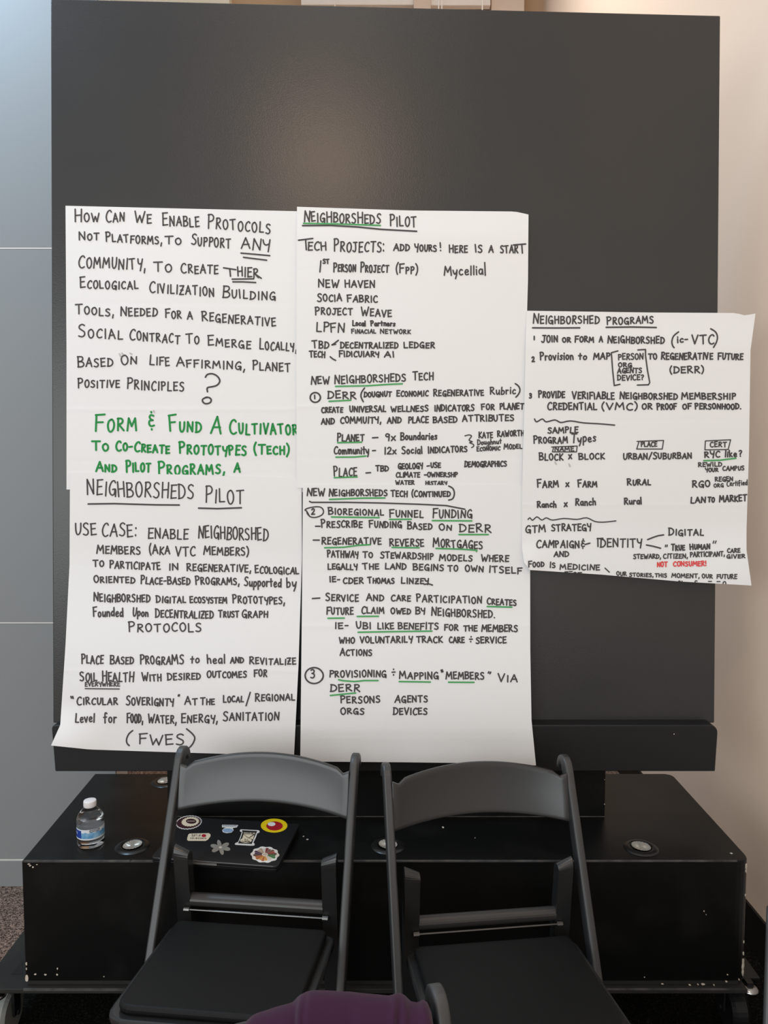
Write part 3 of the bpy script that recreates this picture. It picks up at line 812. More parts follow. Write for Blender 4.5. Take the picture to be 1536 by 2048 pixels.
Ds.line(7, 'Prescribe 193 443 322 322 46|Funding 487 685 322 326 44|Based 722 872 332 336 44|On 917 992 338 340 36|DERR 1042 1235 350 354 48', small=.84)
Ds.draw(7, ['1038,366 1218,366'], **GL)
Ds.line(7, 'Regenerative 195 560 426 426 44|Reverse 612 822 434 438 46|Mortgages 880 1182 442 454 52', small=.88)
Ds.draw(7, ['213,447 330,444 420,432 493,428', '627,445 793,447', '897,451 1060,456 1148,463 1146,470'], **GL)
Ds.line(7, 'Pathway 230 418 506 508 44|To 447 508 506 506 36|Stewardship 555 880 510 520 40|Models 918 1118 526 530 40|Where 1175 1343 530 532 42', small=.9)
Ds.line(7, 'Legally 233 413 580 582 36|The 447 545 578 578 36|Land 585 712 577 579 36|Begins 757 943 583 588 38|To 970 1030 590 590 36|Own 1077 1187 592 594 36|Itself 1222 1423 598 608 42', small=.94)
Ds.line(7, 'IE- 243 306 658 658 33|CDER 327 450 668 668 36|Thomas 478 640 664 668 36|Linzey 683 852 668 670 38', small=.86)
Ds.draw(7, ['825,672 850,668 875,676'], name='pen_stroke')
Ds.line(7, 'Service 220 420 774 776 46|And 470 575 770 772 40|Care 622 740 774 776 38|Participation 778 1177 778 790 46|Creates 1212 1390 796 802 40', small=.86)
Ds.draw(7, ['1212,808 1363,812'], **GL)
Ds.line(7, 'Future 225 388 854 858 46|Claim 440 577 850 852 42|Owed 620 740 852 854 38|By 772 830 855 856 40|Neighborshed. 870 1258 862 880 50', small=.88)
Ds.draw(7, ['233,880 333,879', '413,869 543,868'], **GL)
Ds.line(8, 'IE- 270 350 112 112 35|UBI 400 487 112 114 38|LIKE 528 625 114 116 36|BENEFITS 652 893 115 117 38|FOR 930 1012 122 124 35|THE 1045 1127 126 128 33|MEMBERS 1155 1370 129 132 38')
Ds.draw(8, ['410,134 640,130 855,127'], **GL)
Ds.line(8, 'WHO 297 388 200 200 33|VOLUNTARILY 423 735 198 196 36|TRACK 762 918 195 196 36|CARE 960 1050 197 198 33|+ 1080 1097 196 196 42|SERVICE 1120 1302 200 200 36')
Ds.line(8, 'Actions 302 492 274 274 40', small=.86)
Ds.ring(8, 145, 395, 54, 48); Ds.line(8, '3 124 168 412 412 50|Provisioning 238 578 404 404 42|+ 615 640 398 398 44|Mapping 660 893 414 416 44|Members 940 1168 414 418 44|Via 1253 1368 430 434 46', small=.9)
Ds.draw(8, ['910,362 914,374', '917,360 921,372', '1194,380 1198,372', '1204,384 1209,374'], name='quotation_mark')
Ds.draw(8, ['293,420 320,426 390,431 450,425 530,425', '658,431 845,434', '955,435 1108,436'], **GL)
Ds.line(8, 'DERR 243 420 492 490 42'); Ds.draw(8, ['243,515 330,506 395,500'], **GL)
Ds.line(8, 'Persons 305 542 560 558 44|Agents 632 828 556 556 44', small=.86)
Ds.line(8, 'Orgs 305 445 627 627 38|Devices 622 825 628 630 42', small=.9)
# sheet E
Es.line(9, 'Neighborshed 112 517 114 114 56|Programs 565 850 120 110 48', small=.84)
Es.draw(9, ['108,140 250,141 398,140', '560,137 720,135 868,138'], width=3.1)
Es.line(9, '1 117 126 214 214 22|Join 163 262 230 228 46|OR 292 342 228 228 28|Form 368 483 228 228 40|A 518 552 228 228 32|Neighborshed 570 917 232 236 46|~ic- 997 1062 232 228 42|VTC 1087 1222 240 242 56', small=.86, width=3.0)
Es.draw(9, ['~1005,165 975,190 964,222 968,248 978,262', '~1203,146 1232,165 1244,195 1238,228 1220,260'], name='bracket')
Es.line(9, '2 105 137 348 348 30|~Provision 155 358 338 336 48|~to 390 440 336 336 42|MAP 483 582 335 333 36|TO 820 872 330 332 33|Regenerative 898 1215 334 334 42|Future 1247 1400 334 336 40', small=.9, width=3.0)
Es.draw(9, ['632,282 592,293 600,400 610,495 645,487', '755,276 802,273 802,310 814,400 828,476 820,490 752,492'], width=2.8, name='square_bracket')
Es.line(9, 'PERSON 635 787 336 334 35|ORG 635 717 380 380 25', width=2.6); Es.line(9, 'AGENTS 630 778 418 416 30|DEVICE? 630 790 462 460 32', width=2.6)
Es.line(9, '(DERR) 952 1160 418 418 40')
Es.line(9, '3 88 120 572 572 27|Provide 145 305 568 570 42|Verifiable 352 610 576 578 44|Neighborshed 645 997 576 580 40|Membership 1025 1355 580 578 40', small=.9, width=3.0)
Es.line(9, 'Credential 200 502 642 644 44|(VMC) 533 752 644 644 42|OR 780 842 640 640 32|Proof 873 992 642 642 38|OF 1030 1083 640 640 32|Personhood. 1107 1388 638 640 36', small=.92, width=3.0)
Es.draw(9, ['~120,700 133,718 168,700 192,718 245,706 282,722 340,712 420,724 520,730 612,738'], width=2.8, name='wavy_line')
Es.line(9, 'SAMPLE 202 387 788 784 34'); Es.line(9, 'Program 115 322 850 850 46|~Types 345 497 846 838 52', small=.8)
Es.line(9, 'PLACE 775 872 870 870 28|CERT 1200 1300 872 872 30', width=2.5)
Es.draw(9, ['750,838 913,832 905,885 748,885 762,838', '1170,835 1325,828 1310,888 1167,890 1170,835'], width=2.2, name='drawn_frame')
Es.line(10, 'NAME 245 362 68 68 25', width=2.4); Es.draw(10, ['225,43 382,37 378,73 230,73 238,42'], width=2.2, name='drawn_frame')
Es.line(10, 'Block 150 295 124 124 42|~x 330 358 118 118 46|Block 393 550 118 118 38|Urban/Suburban 665 1085 118 114 38|RYC 1165 1258 108 106 35|~like 1290 1362 104 104 38|? 1378 1402 102 102 40', small=.9, width=2.9)
Es.draw(10, ['1160,127 1260,124 1357,112'], **GL)
Es.line(10, 'REWILD 1127 1270 165 160 25', width=2.4); Es.line(10, 'YOUR 1170 1248 195 194 22|CAMPUS 1277 1407 188 184 25', width=2.4)
Es.line(10, 'Farm 138 267 292 290 46|~x 313 338 286 286 44|Farm 388 503 290 290 42|Rural 690 833 277 275 38|RGO 1090 1197 288 286 40', small=.84, width=3.0)
Es.line(10, 'REGEN 1230 1338 254 250 25', width=2.4); Es.line(10, 'ORG 1222 1280 290 288 20|~Certified 1302 1427 284 276 32', width=2.1)
Es.line(10, '~Ranch 137 252 415 412 38|~x 303 328 408 408 42|~Ranch 372 495 402 400 40|~Rural 672 777 396 392 40|LAN 1080 1170 388 384 36|TO 1185 1225 380 380 28|MARKET 1257 1423 380 374 36', width=3.0)
Es.draw(10, ['~80,488 92,478 108,493 135,472 165,492 192,478 230,492 300,482 380,488 440,478 490,500 540,505 620,497'], width=2.4, name='wavy_line')
Es.draw(10, ['246,135 254,148', '332,147 338,162'], m='smudge', name='smudge')
Es.line(10, 'GTM 65 187 570 564 44|STRATEGY 225 467 560 556 40'); Es.line(10, 'Campaign 132 395 662 662 50|& 408 440 655 655 38|IDENTITY 505 778 656 660 50', small=.84)
Es.draw(10, ['815,612 850,598 880,588 913,583', '808,645 850,653 895,665', '505,606 540,604', '430,642 460,634'], name='pen_stroke')
Es.line(10, 'Digital 945 1158 586 586 44', small=.84)
Es.draw(10, ['926,645 924,656', '936,645 934,656', '1222,620 1217,634', '1236,620 1230,634'], width=2.4, name='quotation_mark')
Es.line(10, 'True 960 1043 679 677 36|Human 1075 1197 672 670 34', small=.86)
Es.line(10, 'STEWARD, 728 895 729 728 26|CITIZEN, 912 1060 728 726 27|PARTICIPANT, 1077 1287 720 712 29|GIVER 1302 1413 727 724 22', width=2.4); Es.line(10, 'CARE 1305 1383 692 690 24', width=2.4)
Es.line(10, 'NOT 875 935 778 776 28|CONSUMER! 973 1174 776 772 28', m='red_ink', width=2.6, label='red marker writing')
Es.line(10, 'AND 240 330 717 715 32', width=2.7); Es.line(10, 'Food 83 178 780 778 36|Is 213 247 783 783 34|MEDICINE 277 520 794 800 32', width=2.7, small=.8)
Es.draw(10, ['553,787 580,812 613,835'], name='pen_stroke', width=2.4)
Es.line(10, 'OUR 625 685 832 834 23|STORIES, 703 849 838 841 21|THIS 860 932 842 843 22|MOMENT, 963 1132 845 848 24|OUR 1150 1213 848 849 24|FUTURE 1240 1363 850 853 26', width=2.3)
Es.line(10, 'ANNUAL 118 290 826 834 24|FESTIVAL 305 512 836 850 28', width=2.3); Es.line(10, 'FOOD, 650 740 884 888 24|WATER, 755 870 886 892 24|ENERGY, 888 1056 888 892 24|SANITATION 1103 1320 890 894 24', width=2.3)


# ------------------------------------------------------------------ folding chairs (built at the origin, front towards -y)
def chair_proto(label, group):
    t = thing('folding_chair', (0, 0, 0), label, 'chair', group, local=True)
    X = 0.2155; pw = 0.0095; pd = 0.017
    # uprights: front foot to curled top
    k = 0.50; zt = 0.742; yt = 0.150
    for s in (-1, 1):
        bm = bmesh.new(); path = []
        dirn = Vector((0, k, 1)).normalized()
        pts = [Vector((s * X, yt - k * (zt - z), z)) for z in (0.0, 0.2, 0.42, 0.6, zt)]
        # curl at the top, back and over
        base = pts[-1]
        tang = [dirn] * len(pts)
        ang0 = math.atan2(1, k)
        R_ = 0.021; cen = base + Vector((0, math.sin(ang0), -math.cos(ang0))) * R_
        for i in range(1, 9):
            th = ang0 - math.radians(165) * i / 8
            pts.append(cen + Vector((0, -math.sin(th), math.cos(th))) * R_)
            tang.append(Vector((0, math.cos(th), math.sin(th))))
        prof = [(-pw, -pd + .003), (-pw + .003, -pd), (pw - .003, -pd), (pw, -pd + .003), (pw, pd - .003), (pw - .003, pd), (-pw + .003, pd), (-pw, pd - .003)]
        for i, (p, tg) in enumerate(zip(pts, tang)):
            f = 1.0 if i < 5 else 1.0 - 0.55 * (i - 4) / 8
            ay = Vector((1, 0, 0)).cross(tg).normalized() * -1
            path.append((p, Vector((1, 0, 0)), ay * f))
        sweep(bm, path, prof); link('upright', bm, M['upright'], t, smooth=False, bevel=0.001, seg=1)
    # bowed back slat
    bm = bmesh.new(); n = 26; rows = 10
    grid = {}
    xs = X - pw + 0.001
    for side in (0, 1):
        for i in range(n + 1):
            q = -1 + 2 * i / n
            bow = 0.026 * (1 - q * q)
            zt_ = 0.735 + 0.028 * (1 - q * q) - (0.010 * sstep(0.86, 0.95, abs(q)) - 0.014 * sstep(0.94, 1.0, abs(q)))
            zb_ = 0.634 + 0.019 * (1 - q * q)
            for j in range(rows + 1):
                r = j / rows; z = zb_ + (zt_ - zb_) * r
                dish = 0.003 * math.sin(math.pi * r) * (1 - q ** 4)
                y = yt - k * (zt - 0.665) + 0.26 * (z - 0.665) + bow + dish + (0.010 if side else 0.0) - 0.006
                grid[side, i, j] = bm.verts.new((q * xs, y, z))
    for i in range(n):
        for j in range(rows):
            bm.faces.new([grid[0, i, j], grid[0, i + 1, j], grid[0, i + 1, j + 1], grid[0, i, j + 1]])
            bm.faces.new([grid[1, i, j], grid[1, i, j + 1], grid[1, i + 1, j + 1], grid[1, i + 1, j]])
        for j in (0, rows): bm.faces.new([grid[0, i, j], grid[1, i, j], grid[1, i + 1, j], grid[0, i + 1, j]])
    for j in range(rows):
        for i in (0, n): bm.faces.new([grid[0, i, j], grid[0, i, j + 1], grid[1, i, j + 1], grid[1, i, j]])
    o = link('back_slat', bm, M['chair'], t, smooth=True, bevel=0.0025)
    # rear legs with rounded heads
    def rl(z): return 0.045 + 0.07 * (0.585 - z) / 0.585
    for s in (-1, 1):
        bm = bmesh.new(); prof2 = [(-0.017, -0.016), (0.017, -0.016), (0.017, 0.016), (-0.017, 0.016)]
        path = []
        for z in (0.0, 0.3, 0.55): path.append((Vector((s * 0.173, rl(z), z)), Vector((1, 0, 0)), Vector((0, 1, 0))))
        for i in range(1, 8):
            th = math.radians(90 * i / 7.2)
            path.append((Vector((s * 0.173, rl(0.55 + .022 * math.sin(th)), 0.555 + 0.026 * math.sin(th))), Vector((1, 0, 0)), Vector((0, 1, 0)) * max(.12, math.cos(th))))
        sweep(bm, path, prof2)
        for v_ in bm.verts:
            if v_.co.z > 0.553:
                inn = max(0.0, 0.19 - abs(v_.co.x)) / 0.034
                v_.co.z -= 0.016 * inn ** 2 * (v_.co.z - 0.553) / 0.028
        link('rear_leg', bm, M['chair'], t, bevel=0.002)
    bm = bmesh.new(); tube(bm, (-0.157, rl(0.435) - 0.004, 0.444), (0.157, rl(0.435) - 0.004, 0.444), 0.0150, 20); link('cross_bar', bm, M['bar'], t, smooth=False)
    for p in t.children[-1].data.polygons: p.use_smooth = len(p.vertices) == 4
    bm = bmesh.new(); tube(bm, (-0.164, rl(0.41) - 0.024, 0.428), (0.164, rl(0.41) - 0.024, 0.428), 0.0020, 8); tube(bm, (-0.17, rl(0.41) - 0.024, 0.428), (-0.157, rl(0.41) - 0.024, 0.428), 0.0055, 8); tube(bm, (0.157, rl(0.41) - 0.024, 0.428), (0.17, rl(0.41) - 0.024, 0.428), 0.0055, 8)
    link('pivot_rod', bm, M['rod'], t)
    # low rear stretcher and front stretcher
    bm = bmesh.new(); tube(bm, (-0.16, rl(0.12), 0.12), (0.16, rl(0.12), 0.12), 0.011, 12); link('stretcher', bm, M['chair'], t)
    bm = bmesh.new(); tube(bm, (-0.205, yt - k * (zt - .14), 0.14), (0.205, yt - k * (zt - .14), 0.14), 0.011, 12); link('stretcher', bm, M['chair'], t)
    # seat tray and pad, front edge a little higher than the back
    def seat_shape(inset, z0, z1, yb, yf, wb, wf_, r):
        pts = [Vector((-wb / 2 + inset, yb - inset, 0)), Vector((wb / 2 - inset, yb - inset, 0)), Vector((wf_ / 2 - inset, yf + inset, 0)), Vector((-wf_ / 2 + inset, yf + inset, 0))]
        out = []
        for i in range(4): out += round_corner(pts, i, r if i > 1 else r * .5, 6)
        zz = lambda y: 0.036 * (yb - y) / (yb - yf)
        return [Vector((p.x, p.y, z1 + zz(p.y))) for p in out], [Vector((p.x, p.y, z0 + zz(p.y))) for p in out]
    bm = bmesh.new(); a_, b_ = seat_shape(0, 0.384, 0.402, 0.022, -0.330, 0.384, 0.376, 0.05); hexa(bm, a_, b_); link('seat_tray', bm, M['chair'], t, bevel=0.006, seg=3)
    bm = bmesh.new(); a_, b_ = seat_shape(0.017, 0.402, 0.420, 0.030, -0.330, 0.384, 0.376, 0.035); hexa(bm, a_, b_); link('seat_pad', bm, M['pad'], t, bevel=0.007, seg=3)
    return t


def dup(root, label):
    r = root.copy(); COL.objects.link(r); r['label'] = label
    for ch in list(root.children):
        c = ch.copy(); COL.objects.link(c); c.parent = r
    return r


def put(c, x, y, deg):                 # x, y: middle between the two upright tops
    a_ = math.radians(deg); c.rotation_euler = (0, 0, a_)
    off = Matrix.Rotation(a_, 2) @ Vector((0, 0.165))
    c.location = (x - off.x, y - off.y, 0)


GC = 'black folding chairs in front of the stand'
c1 = chair_proto('black folding chair on the left with a shiny back slat, in front of the laptop', GC)
put(c1, -0.283, 1.828, -6.3)
c2 = dup(c1, 'black folding chair standing in front of the right half of the plinth, empty'); put(c2, 0.219, 1.770, 6.8)
c3 = dup(c1, 'black folding chair nearest the camera under a purple garment'); put(c3, -0.139, 0.937, 12)
c4 = dup(c1, 'black folding chair at the right edge of the photo, only one upright showing'); put(c4, 0.803, 1.065, -27)

# ------------------------------------------------------------------ purple garment over the near chair
ridge = [(455, 2085, .885), (500, 2040, .90), (545, 2026, .905), (585, 2016, .91), (600, 2000, .915), (622, 1991, .92), (650, 1991.5, .925), (700, 1995, .93), (750, 1999, .935), (778, 2002, .94), (792, 1998, .942),
         (808, 2002, .944), (820, 2014, .945), (834, 2016, .948), (846, 2010, .95), (856, 2016, .952), (864, 2034, .953), (868, 2060, .953)]
bm = bmesh.new()
cols = []
rg = random.Random(5)
cr3 = []
for i in range(len(ridge) - 1):
    for k_ in range(4):
        t_ = k_ / 4
        cr3.append(tuple(ridge[i][j] * (1 - t_) + ridge[i + 1][j] * t_ for j in range(3)))
cr3.append(ridge[-1])
def slat_y(u):                         # depth of the near chair's slat along the sight line of column u
    a3 = math.radians(12); best = None
    for k_ in range(-110, 101):
        q_ = k_ / 100
        off_ = Matrix.Rotation(a3, 2) @ Vector((q_ * 0.202, 0.026 * (1 - q_ * q_) - 0.036))
        x_, y_ = -0.139 + off_.x, 0.937 + off_.y
        e_ = abs(768 + F * x_ / (y_ / (CP - 0.62 * SP)) - u)
        if best is None or e_ < best[0]: best = (e_, y_)
    return best[1]


for i, (u, v, y) in enumerate(cr3):
    y = slat_y(u)
    top = PY(u, v, y); col = []
    fold = 0.012 * math.sin(u * 0.055) + 0.009 * math.sin(u * 0.16 + 1.0)
    cre = 0.010 * (math.exp(-((u - 592) / 5) ** 2) + 1.3 * math.exp(-((u - 800) / 6) ** 2) + 0.7 * math.exp(-((u - 612) / 4) ** 2) + 0.5 * math.exp(-((u - 700) / 9) ** 2))
    for k_ in range(23):
        q = -1 + 2 * k_ / 22            # -1 near side, +1 far side
        if abs(q) < 0.4:
            th = q / 0.4 * math.pi / 2; yy = 0.036 * math.sin(th); zz = -0.036 * (1 - math.cos(th))
        else:
            d_ = (abs(q) - 0.4) / 0.6; yy = math.copysign(0.036 + (0.010 + fold) * d_, q) + (-0.07 * d_ if q < 0 else -0.02 * d_); zz = -0.036 - 0.24 * d_
        sway = 0.012 * math.sin(k_ * .5 + u * 0.04)
        col.append(bm.verts.new((top.x + sway * abs(q), top.y + yy + cre * (0.6 if q < 0.2 else 0.2), top.z + zz - cre * 0.25)))
    cols.append(col)
for a_, b_ in zip(cols, cols[1:]):
    for k_ in range(22): bm.faces.new((a_[k_], a_[k_ + 1], b_[k_ + 1], b_[k_]))
gm = link('purple_garment', bm, M['purple'], smooth=True)
sd = gm.modifiers.new('thickness', 'SOLIDIFY'); sd.thickness = 0.004; sd.offset = -1
ss = gm.modifiers.new('soft', 'SUBSURF'); ss.levels = 1; ss.render_levels = 1
tag(gm, 'dark purple fleece garment draped over the near chair back at bottom edge', 'garment')

# ------------------------------------------------------------------ water bottle
fb = PZ(172, 1701.5, ZT)
BC = Vector((fb.x, fb.y + 0.033, ZT))
bt = thing('water_bottle', BC, 'small clear plastic water bottle with white cap and blue label', 'bottle')
bm = bmesh.new()
prof = [(0.026, 0.0), (0.031, 0.002), (0.033, 0.008), (0.0322, 0.013), (0.033, 0.018), (0.033, 0.026), (0.0325, 0.053), (0.033, 0.056), (0.0335, 0.066), (0.032, 0.075), (0.027, 0.085), (0.019, 0.0935), (0.0135, 0.097), (0.0125, 0.100), (0.0125, 0.112)]
lathe(bm, prof, BC, 48, True, True)
inner = [(0.0115, 0.111), (0.0115, 0.100), (0.0125, 0.0962), (0.018, 0.0925), (0.026, 0.0842), (0.0312, 0.0746), (0.0327, 0.066), (0.0322, 0.056), (0.0317, 0.053), (0.0322, 0.026), (0.0322, 0.018), (0.0314, 0.013), (0.0322, 0.008), (0.030, 0.003), (0.025, 0.0012)]
link('bottle_body', bm, M['pet'], bt, smooth=True)
bm = bmesh.new()
wp = [(0.020, 0.0018), (0.0294, 0.0035), (0.0316, 0.008), (0.0308, 0.013), (0.0316, 0.018), (0.0311, 0.053), (0.0316, 0.058), (0.0318, 0.067)]
lathe(bm, wp, BC, 40, True, True); link('water', bm, M['water'], bt, smooth=True)
bm = bmesh.new(); n = 48; rings = []
for rr, zz in ((0.0138, 0.0995), (0.0152, 0.1), (0.0154, 0.1025), (0.0154, 0.1135), (0.0148, 0.1155), (0.0125, 0.1162)):
    rings.append([bm.verts.new((BC.x + rr * (1 + (.02 if i % 2 and .101 < zz < .1145 else 0)) * math.cos(2 * math.pi * i / n), BC.y + rr * (1 + (.02 if i % 2 and .101 < zz < .1145 else 0)) * math.sin(2 * math.pi * i / n), BC.z + zz)) for i in range(n)])
for r0, r1 in zip(rings, rings[1:]):
    for i in range(n): bm.faces.new((r0[i], r0[(i + 1) % n], r1[(i + 1) % n], r1[i]))
bm.faces.new(rings[0]); bm.faces.new(rings[-1]); link('cap', bm, M['cap'], bt, smooth=True)


def band(bm, r, a0, a1, z0, z1, mi, n=20, wob=0.0):
    A_ = []; B_ = []
    for i in range(n + 1):
        t = math.radians(a0 + (a1 - a0) * i / n); w_ = wob * math.sin(i * 1.1)
        A_.append(bm.verts.new((BC.x + r * math.cos(t), BC.y + r * math.sin(t), BC.z + z0))); B_.append(bm.verts.new((BC.x + r * math.cos(t), BC.y + r * math.sin(t), BC.z + z1 + w_)))
    for i in range(n): bm.faces.new((A_[i], A_[i + 1], B_[i + 1], B_[i])).material_index = mi


bm = bmesh.new()
band(bm, 0.03345, 0, 360, 0.0265, 0.0530, 0, 60)
band(bm, 0.03362, 262, 372, 0.0300, 0.0450, 2, 24, 0.0012)
band(bm, 0.03362, 195, 250, 0.0300, 0.0500, 1, 16)
band(bm, 0.03366, 250, 262, 0.0300, 0.0440, 2, 4)
band(bm, 0.03375, 287, 330, 0.0462, 0.0520, 3, 10)
band(bm, 0.03380, 290, 327, 0.0474, 0.0506, 0, 10)
for k_ in range(9): band(bm, 0.03385, 292 + k_ * 3.8, 294.2 + k_ * 3.8, 0.0480, 0.0500, 3, 1)
for k_ in range(3): band(bm, 0.03370, 203 + k_ * 8, 208 + k_ * 8, 0.0380 + .003 * (k_ % 2), 0.0440, 0, 2)
link('label', bm, None, bt, smooth=True, mats=[M['lab_white'], M['lab_blue'], M['lab_sky'], M['lab_dark']])['label'] = 'blue and white wrap label'

# ------------------------------------------------------------------ laptop with stickers
LZ = ZT + 0.019
c_fr = PZ(556, 1733, LZ); c_br = PZ(581, 1640, LZ); c_fl = PZ(345, 1718, LZ)
ex = (c_fr - c_fl).normalized(); W_ = 0.315
ey = Vector((0, 0, 1)).cross(ex).normalized(); D_ = 0.215
if ey.y < 0: ey = -ey
O = c_fr - ex * W_
lap = thing('laptop', (O + ex * W_ / 2 + ey * D_ / 2) * 1.0, 'closed black laptop covered in stickers lying on the plinth behind the left chair', 'laptop')
lap.location.z = ZT


def lp(a_, b_, z): p = O + ex * a_ + ey * b_; return Vector((p.x, p.y, z))


def rrect(a0, b0, a1, b1, r, z):
    pts = [Vector((a0, b0, 0)), Vector((a1, b0, 0)), Vector((a1, b1, 0)), Vector((a0, b1, 0))]; out = []
    for i in range(4): out += round_corner(pts, i, r, 5)
    return [lp(p.x, p.y, z) for p in out]


bm = bmesh.new(); hexa(bm, rrect(0, 0, W_, D_, 0.010, ZT + 0.0115), rrect(0.002, 0.002, W_ - .002, D_ - .002, 0.010, ZT + 0.002)); link('base', bm, M['laptop'], lap, bevel=0.0015)
bm = bmesh.new(); hexa(bm, rrect(0, 0, W_, D_, 0.010, LZ), rrect(0, 0, W_, D_, 0.010, ZT + 0.0125)); link('lid', bm, M['laptop'], lap, bevel=0.0012)
bm = bmesh.new()
box(bm, (0, 0, 0), (1, 1, 1)); bm.clear()
hexa(bm, [lp(W_ - .225, -0.0012, ZT + .0155), lp(W_ - .150, -0.0012, ZT + .0155), lp(W_ - .150, -0.0012, ZT + .0105), lp(W_ - .225, -0.0012, ZT + .0105)],
     [lp(W_ - .225, 0.004, ZT + .0155), lp(W_ - .150, 0.004, ZT + .0155), lp(W_ - .150, 0.004, ZT + .0105), lp(W_ - .225, 0.004, ZT + .0105)])
link('opening_notch', bm, M['laptop_edge'], lap)['label'] = 'grey thumb notch'
bm = bmesh.new()
hexa(bm, [lp(0.02, -0.0006, LZ - .0002), lp(W_ - .012, -0.0006, LZ - .0002), lp(W_ - .012, -0.0006, LZ - .0016), lp(0.02, -0.0006, LZ - .0016)],
     [lp(0.02, 0.002, LZ - .0002), lp(W_ - .012, 0.002, LZ - .0002), lp(W_ - .012, 0.002, LZ - .0016), lp(0.02, 0.002, LZ - .0016)])
link('lid_edge', bm, M['laptop_edge'], lap)
for k_ in range(4):
    bm = bmesh.new(); q = lp(0.02 if k_ % 2 else W_ - .02, 0.02 if k_ < 2 else D_ - .02, ZT); tube(bm, q, q + Vector((0, 0, .0025)), 0.006, 12); link('rubber_foot', bm, M['trim'], lap)


def spx(u, v): return PZ(u, v, LZ)


class Stk:                              # a sticker lies on the lid; layers stacked by a tenth of a millimetre
    def __init__(self, mats):
        self.bm = bmesh.new(); self.m = [M[k_] for k_ in mats]; self.lay = 0

    def poly(self, pts, mi, dz=None):
        self.lay += 1
        z = LZ + 0.0003 + 0.00006 * (self.lay if dz is None else dz)
        vs = []
        for u, v in pts:
            p = spx(u, v); vs.append(self.bm.verts.new((p.x, p.y, z)))
        vb = [self.bm.verts.new((w.co.x, w.co.y, LZ)) for w in vs]
        f = self.bm.faces.new(vs); f.material_index = mi
        for i in range(len(vs)):
            j = (i + 1) % len(vs); self.bm.faces.new((vs[i], vs[j], vb[j], vb[i])).material_index = mi

    def ell(self, cx, cy, rx, ry, mi, n=32, teeth=0, th=0.0, rot=0.0, a0=0, a1=360):
        pts = []
        n = teeth * 4 if teeth else n
        for i in range(n if a1 - a0 >= 360 else n + 1):
            t = math.radians(a0 + (a1 - a0) * i / n)
            k_ = 1 + (th if teeth and (i % 4) in (0, 1) else 0)
            x, y = rx * k_ * math.cos(t), ry * k_ * math.sin(t)
            pts.append((cx + x * math.cos(rot) - y * math.sin(rot), cy + x * math.sin(rot) + y * math.cos(rot)))
        self.poly(pts, mi)

    def text(self, s, u0, v0, u1, v1, h, mi, w=0.7):
        """upside-down lettering running from (u1, v1) back to (u0, v0)"""
        n = len(s); x = 0; lay = []
        for ch in s:
            if ch == ' ': x += .4; continue
            g_ = G.get(ch) or L_.get(ch); lay.append((x, g_[1])); x += g_[0] + .16
        kx = 1 / (x - .16)
        self.lay += 1
        for bx, st in lay:
            for sm, pts in st:
                q = []
                for px, py_ in pts:
                    t = (bx + px) * kx
                    q.append((u1 + (u0 - u1) * t, v1 + (v0 - v1) * t + py_ * h))
                if sm: q = catmull(q)
                for a_, b_ in zip(q, q[1:]):
                    d = math.hypot(b_[0] - a_[0], b_[1] - a_[1])
                    if d < .02: continue
                    nx, ny = -(b_[1] - a_[1]) / d * w / 2, (b_[0] - a_[0]) / d * w / 2
                    vs = []
                    for uu, vv in ((a_[0] + nx, a_[1] + ny), (b_[0] + nx, b_[1] + ny), (b_[0] - nx, b_[1] - ny), (a_[0] - nx, a_[1] - ny)):
                        p = spx(uu, vv); vs.append(self.bm.verts.new((p.x, p.y, LZ + 0.0003 + 0.00006 * self.lay)))
                    self.bm.faces.new(vs).material_index = mi

    def done(self, label):
        o = link('sticker', self.bm, None, lap, mats=self.m); o['label'] = label


q = lambda x, y: (340 + x * 260 / 1536, 1620 + y * 130 / 768)       # from the enlarged view of the lid
k6 = 260 / 1536
# round maroon badge with gear teeth
s = Stk(['w_white', 'w_maroon', 'w_cream'])
cx, cy = q(245, 148); s.ell(cx - 4, cy, 150 * k6, 78 * k6, 0, teeth=26, th=.05, rot=-.12); s.ell(cx - 4, cy, 142 * k6, 70 * k6, 1, teeth=26, th=.05, rot=-.12)
cx, cy = q(240, 140); s.ell(cx, cy, 98 * k6, 52 * k6, 2, teeth=20, th=.10, rot=-.1); cx, cy = q(250, 135); s.ell(cx, cy, 62 * k6, 30 * k6, 1, rot=.05)
a_ = q(206, 128); b_ = q(294, 128); s.text('IIIIIIIII', a_[0], a_[1], b_[0], b_[1], 2.0, 2, .7)
s.done('maroon and cream gear badge sticker')
# cream rounded label
s = Stk(['w_cream', 'w_maroon', 'w_red'])
s.poly([q(*p) for p in ((230, 280), (460, 275), (478, 290), (478, 312), (450, 350), (420, 366), (215, 364), (202, 352), (204, 330), (216, 292))], 0)
cx, cy = q(400, 305); s.ell(cx, cy, 28 * k6, 18 * k6, 2, n=14)
a_ = q(240, 330); b_ = q(428, 330); s.text('ssesserps', a_[0], a_[1], b_[0], b_[1], 3.6, 1, .8); a_ = q(255, 290); b_ = q(360, 290); s.text('IF LIFE', a_[0], a_[1], b_[0], b_[1], 3.6, 1, .8)
s.done('cream rounded sticker with brown lettering')
# pale blue sticker
s = Stk(['w_white', 'w_navy', 'w_blue'])
s.poly([q(*p) for p in ((615, 176), (760, 178), (806, 180), (790, 205), (740, 214), (752, 240), (728, 266), (670, 274), (625, 262), (616, 240), (634, 222), (662, 208), (614, 205))], 0)
cx, cy = q(684, 243); s.ell(cx, cy, 62 * k6, 24 * k6, 2, n=20)
a_ = q(624, 182); b_ = q(786, 184); s.text('uumnssnm', a_[0], a_[1], b_[0], b_[1], 3.2, 1, .8)
s.done('small pale blue and white sticker')
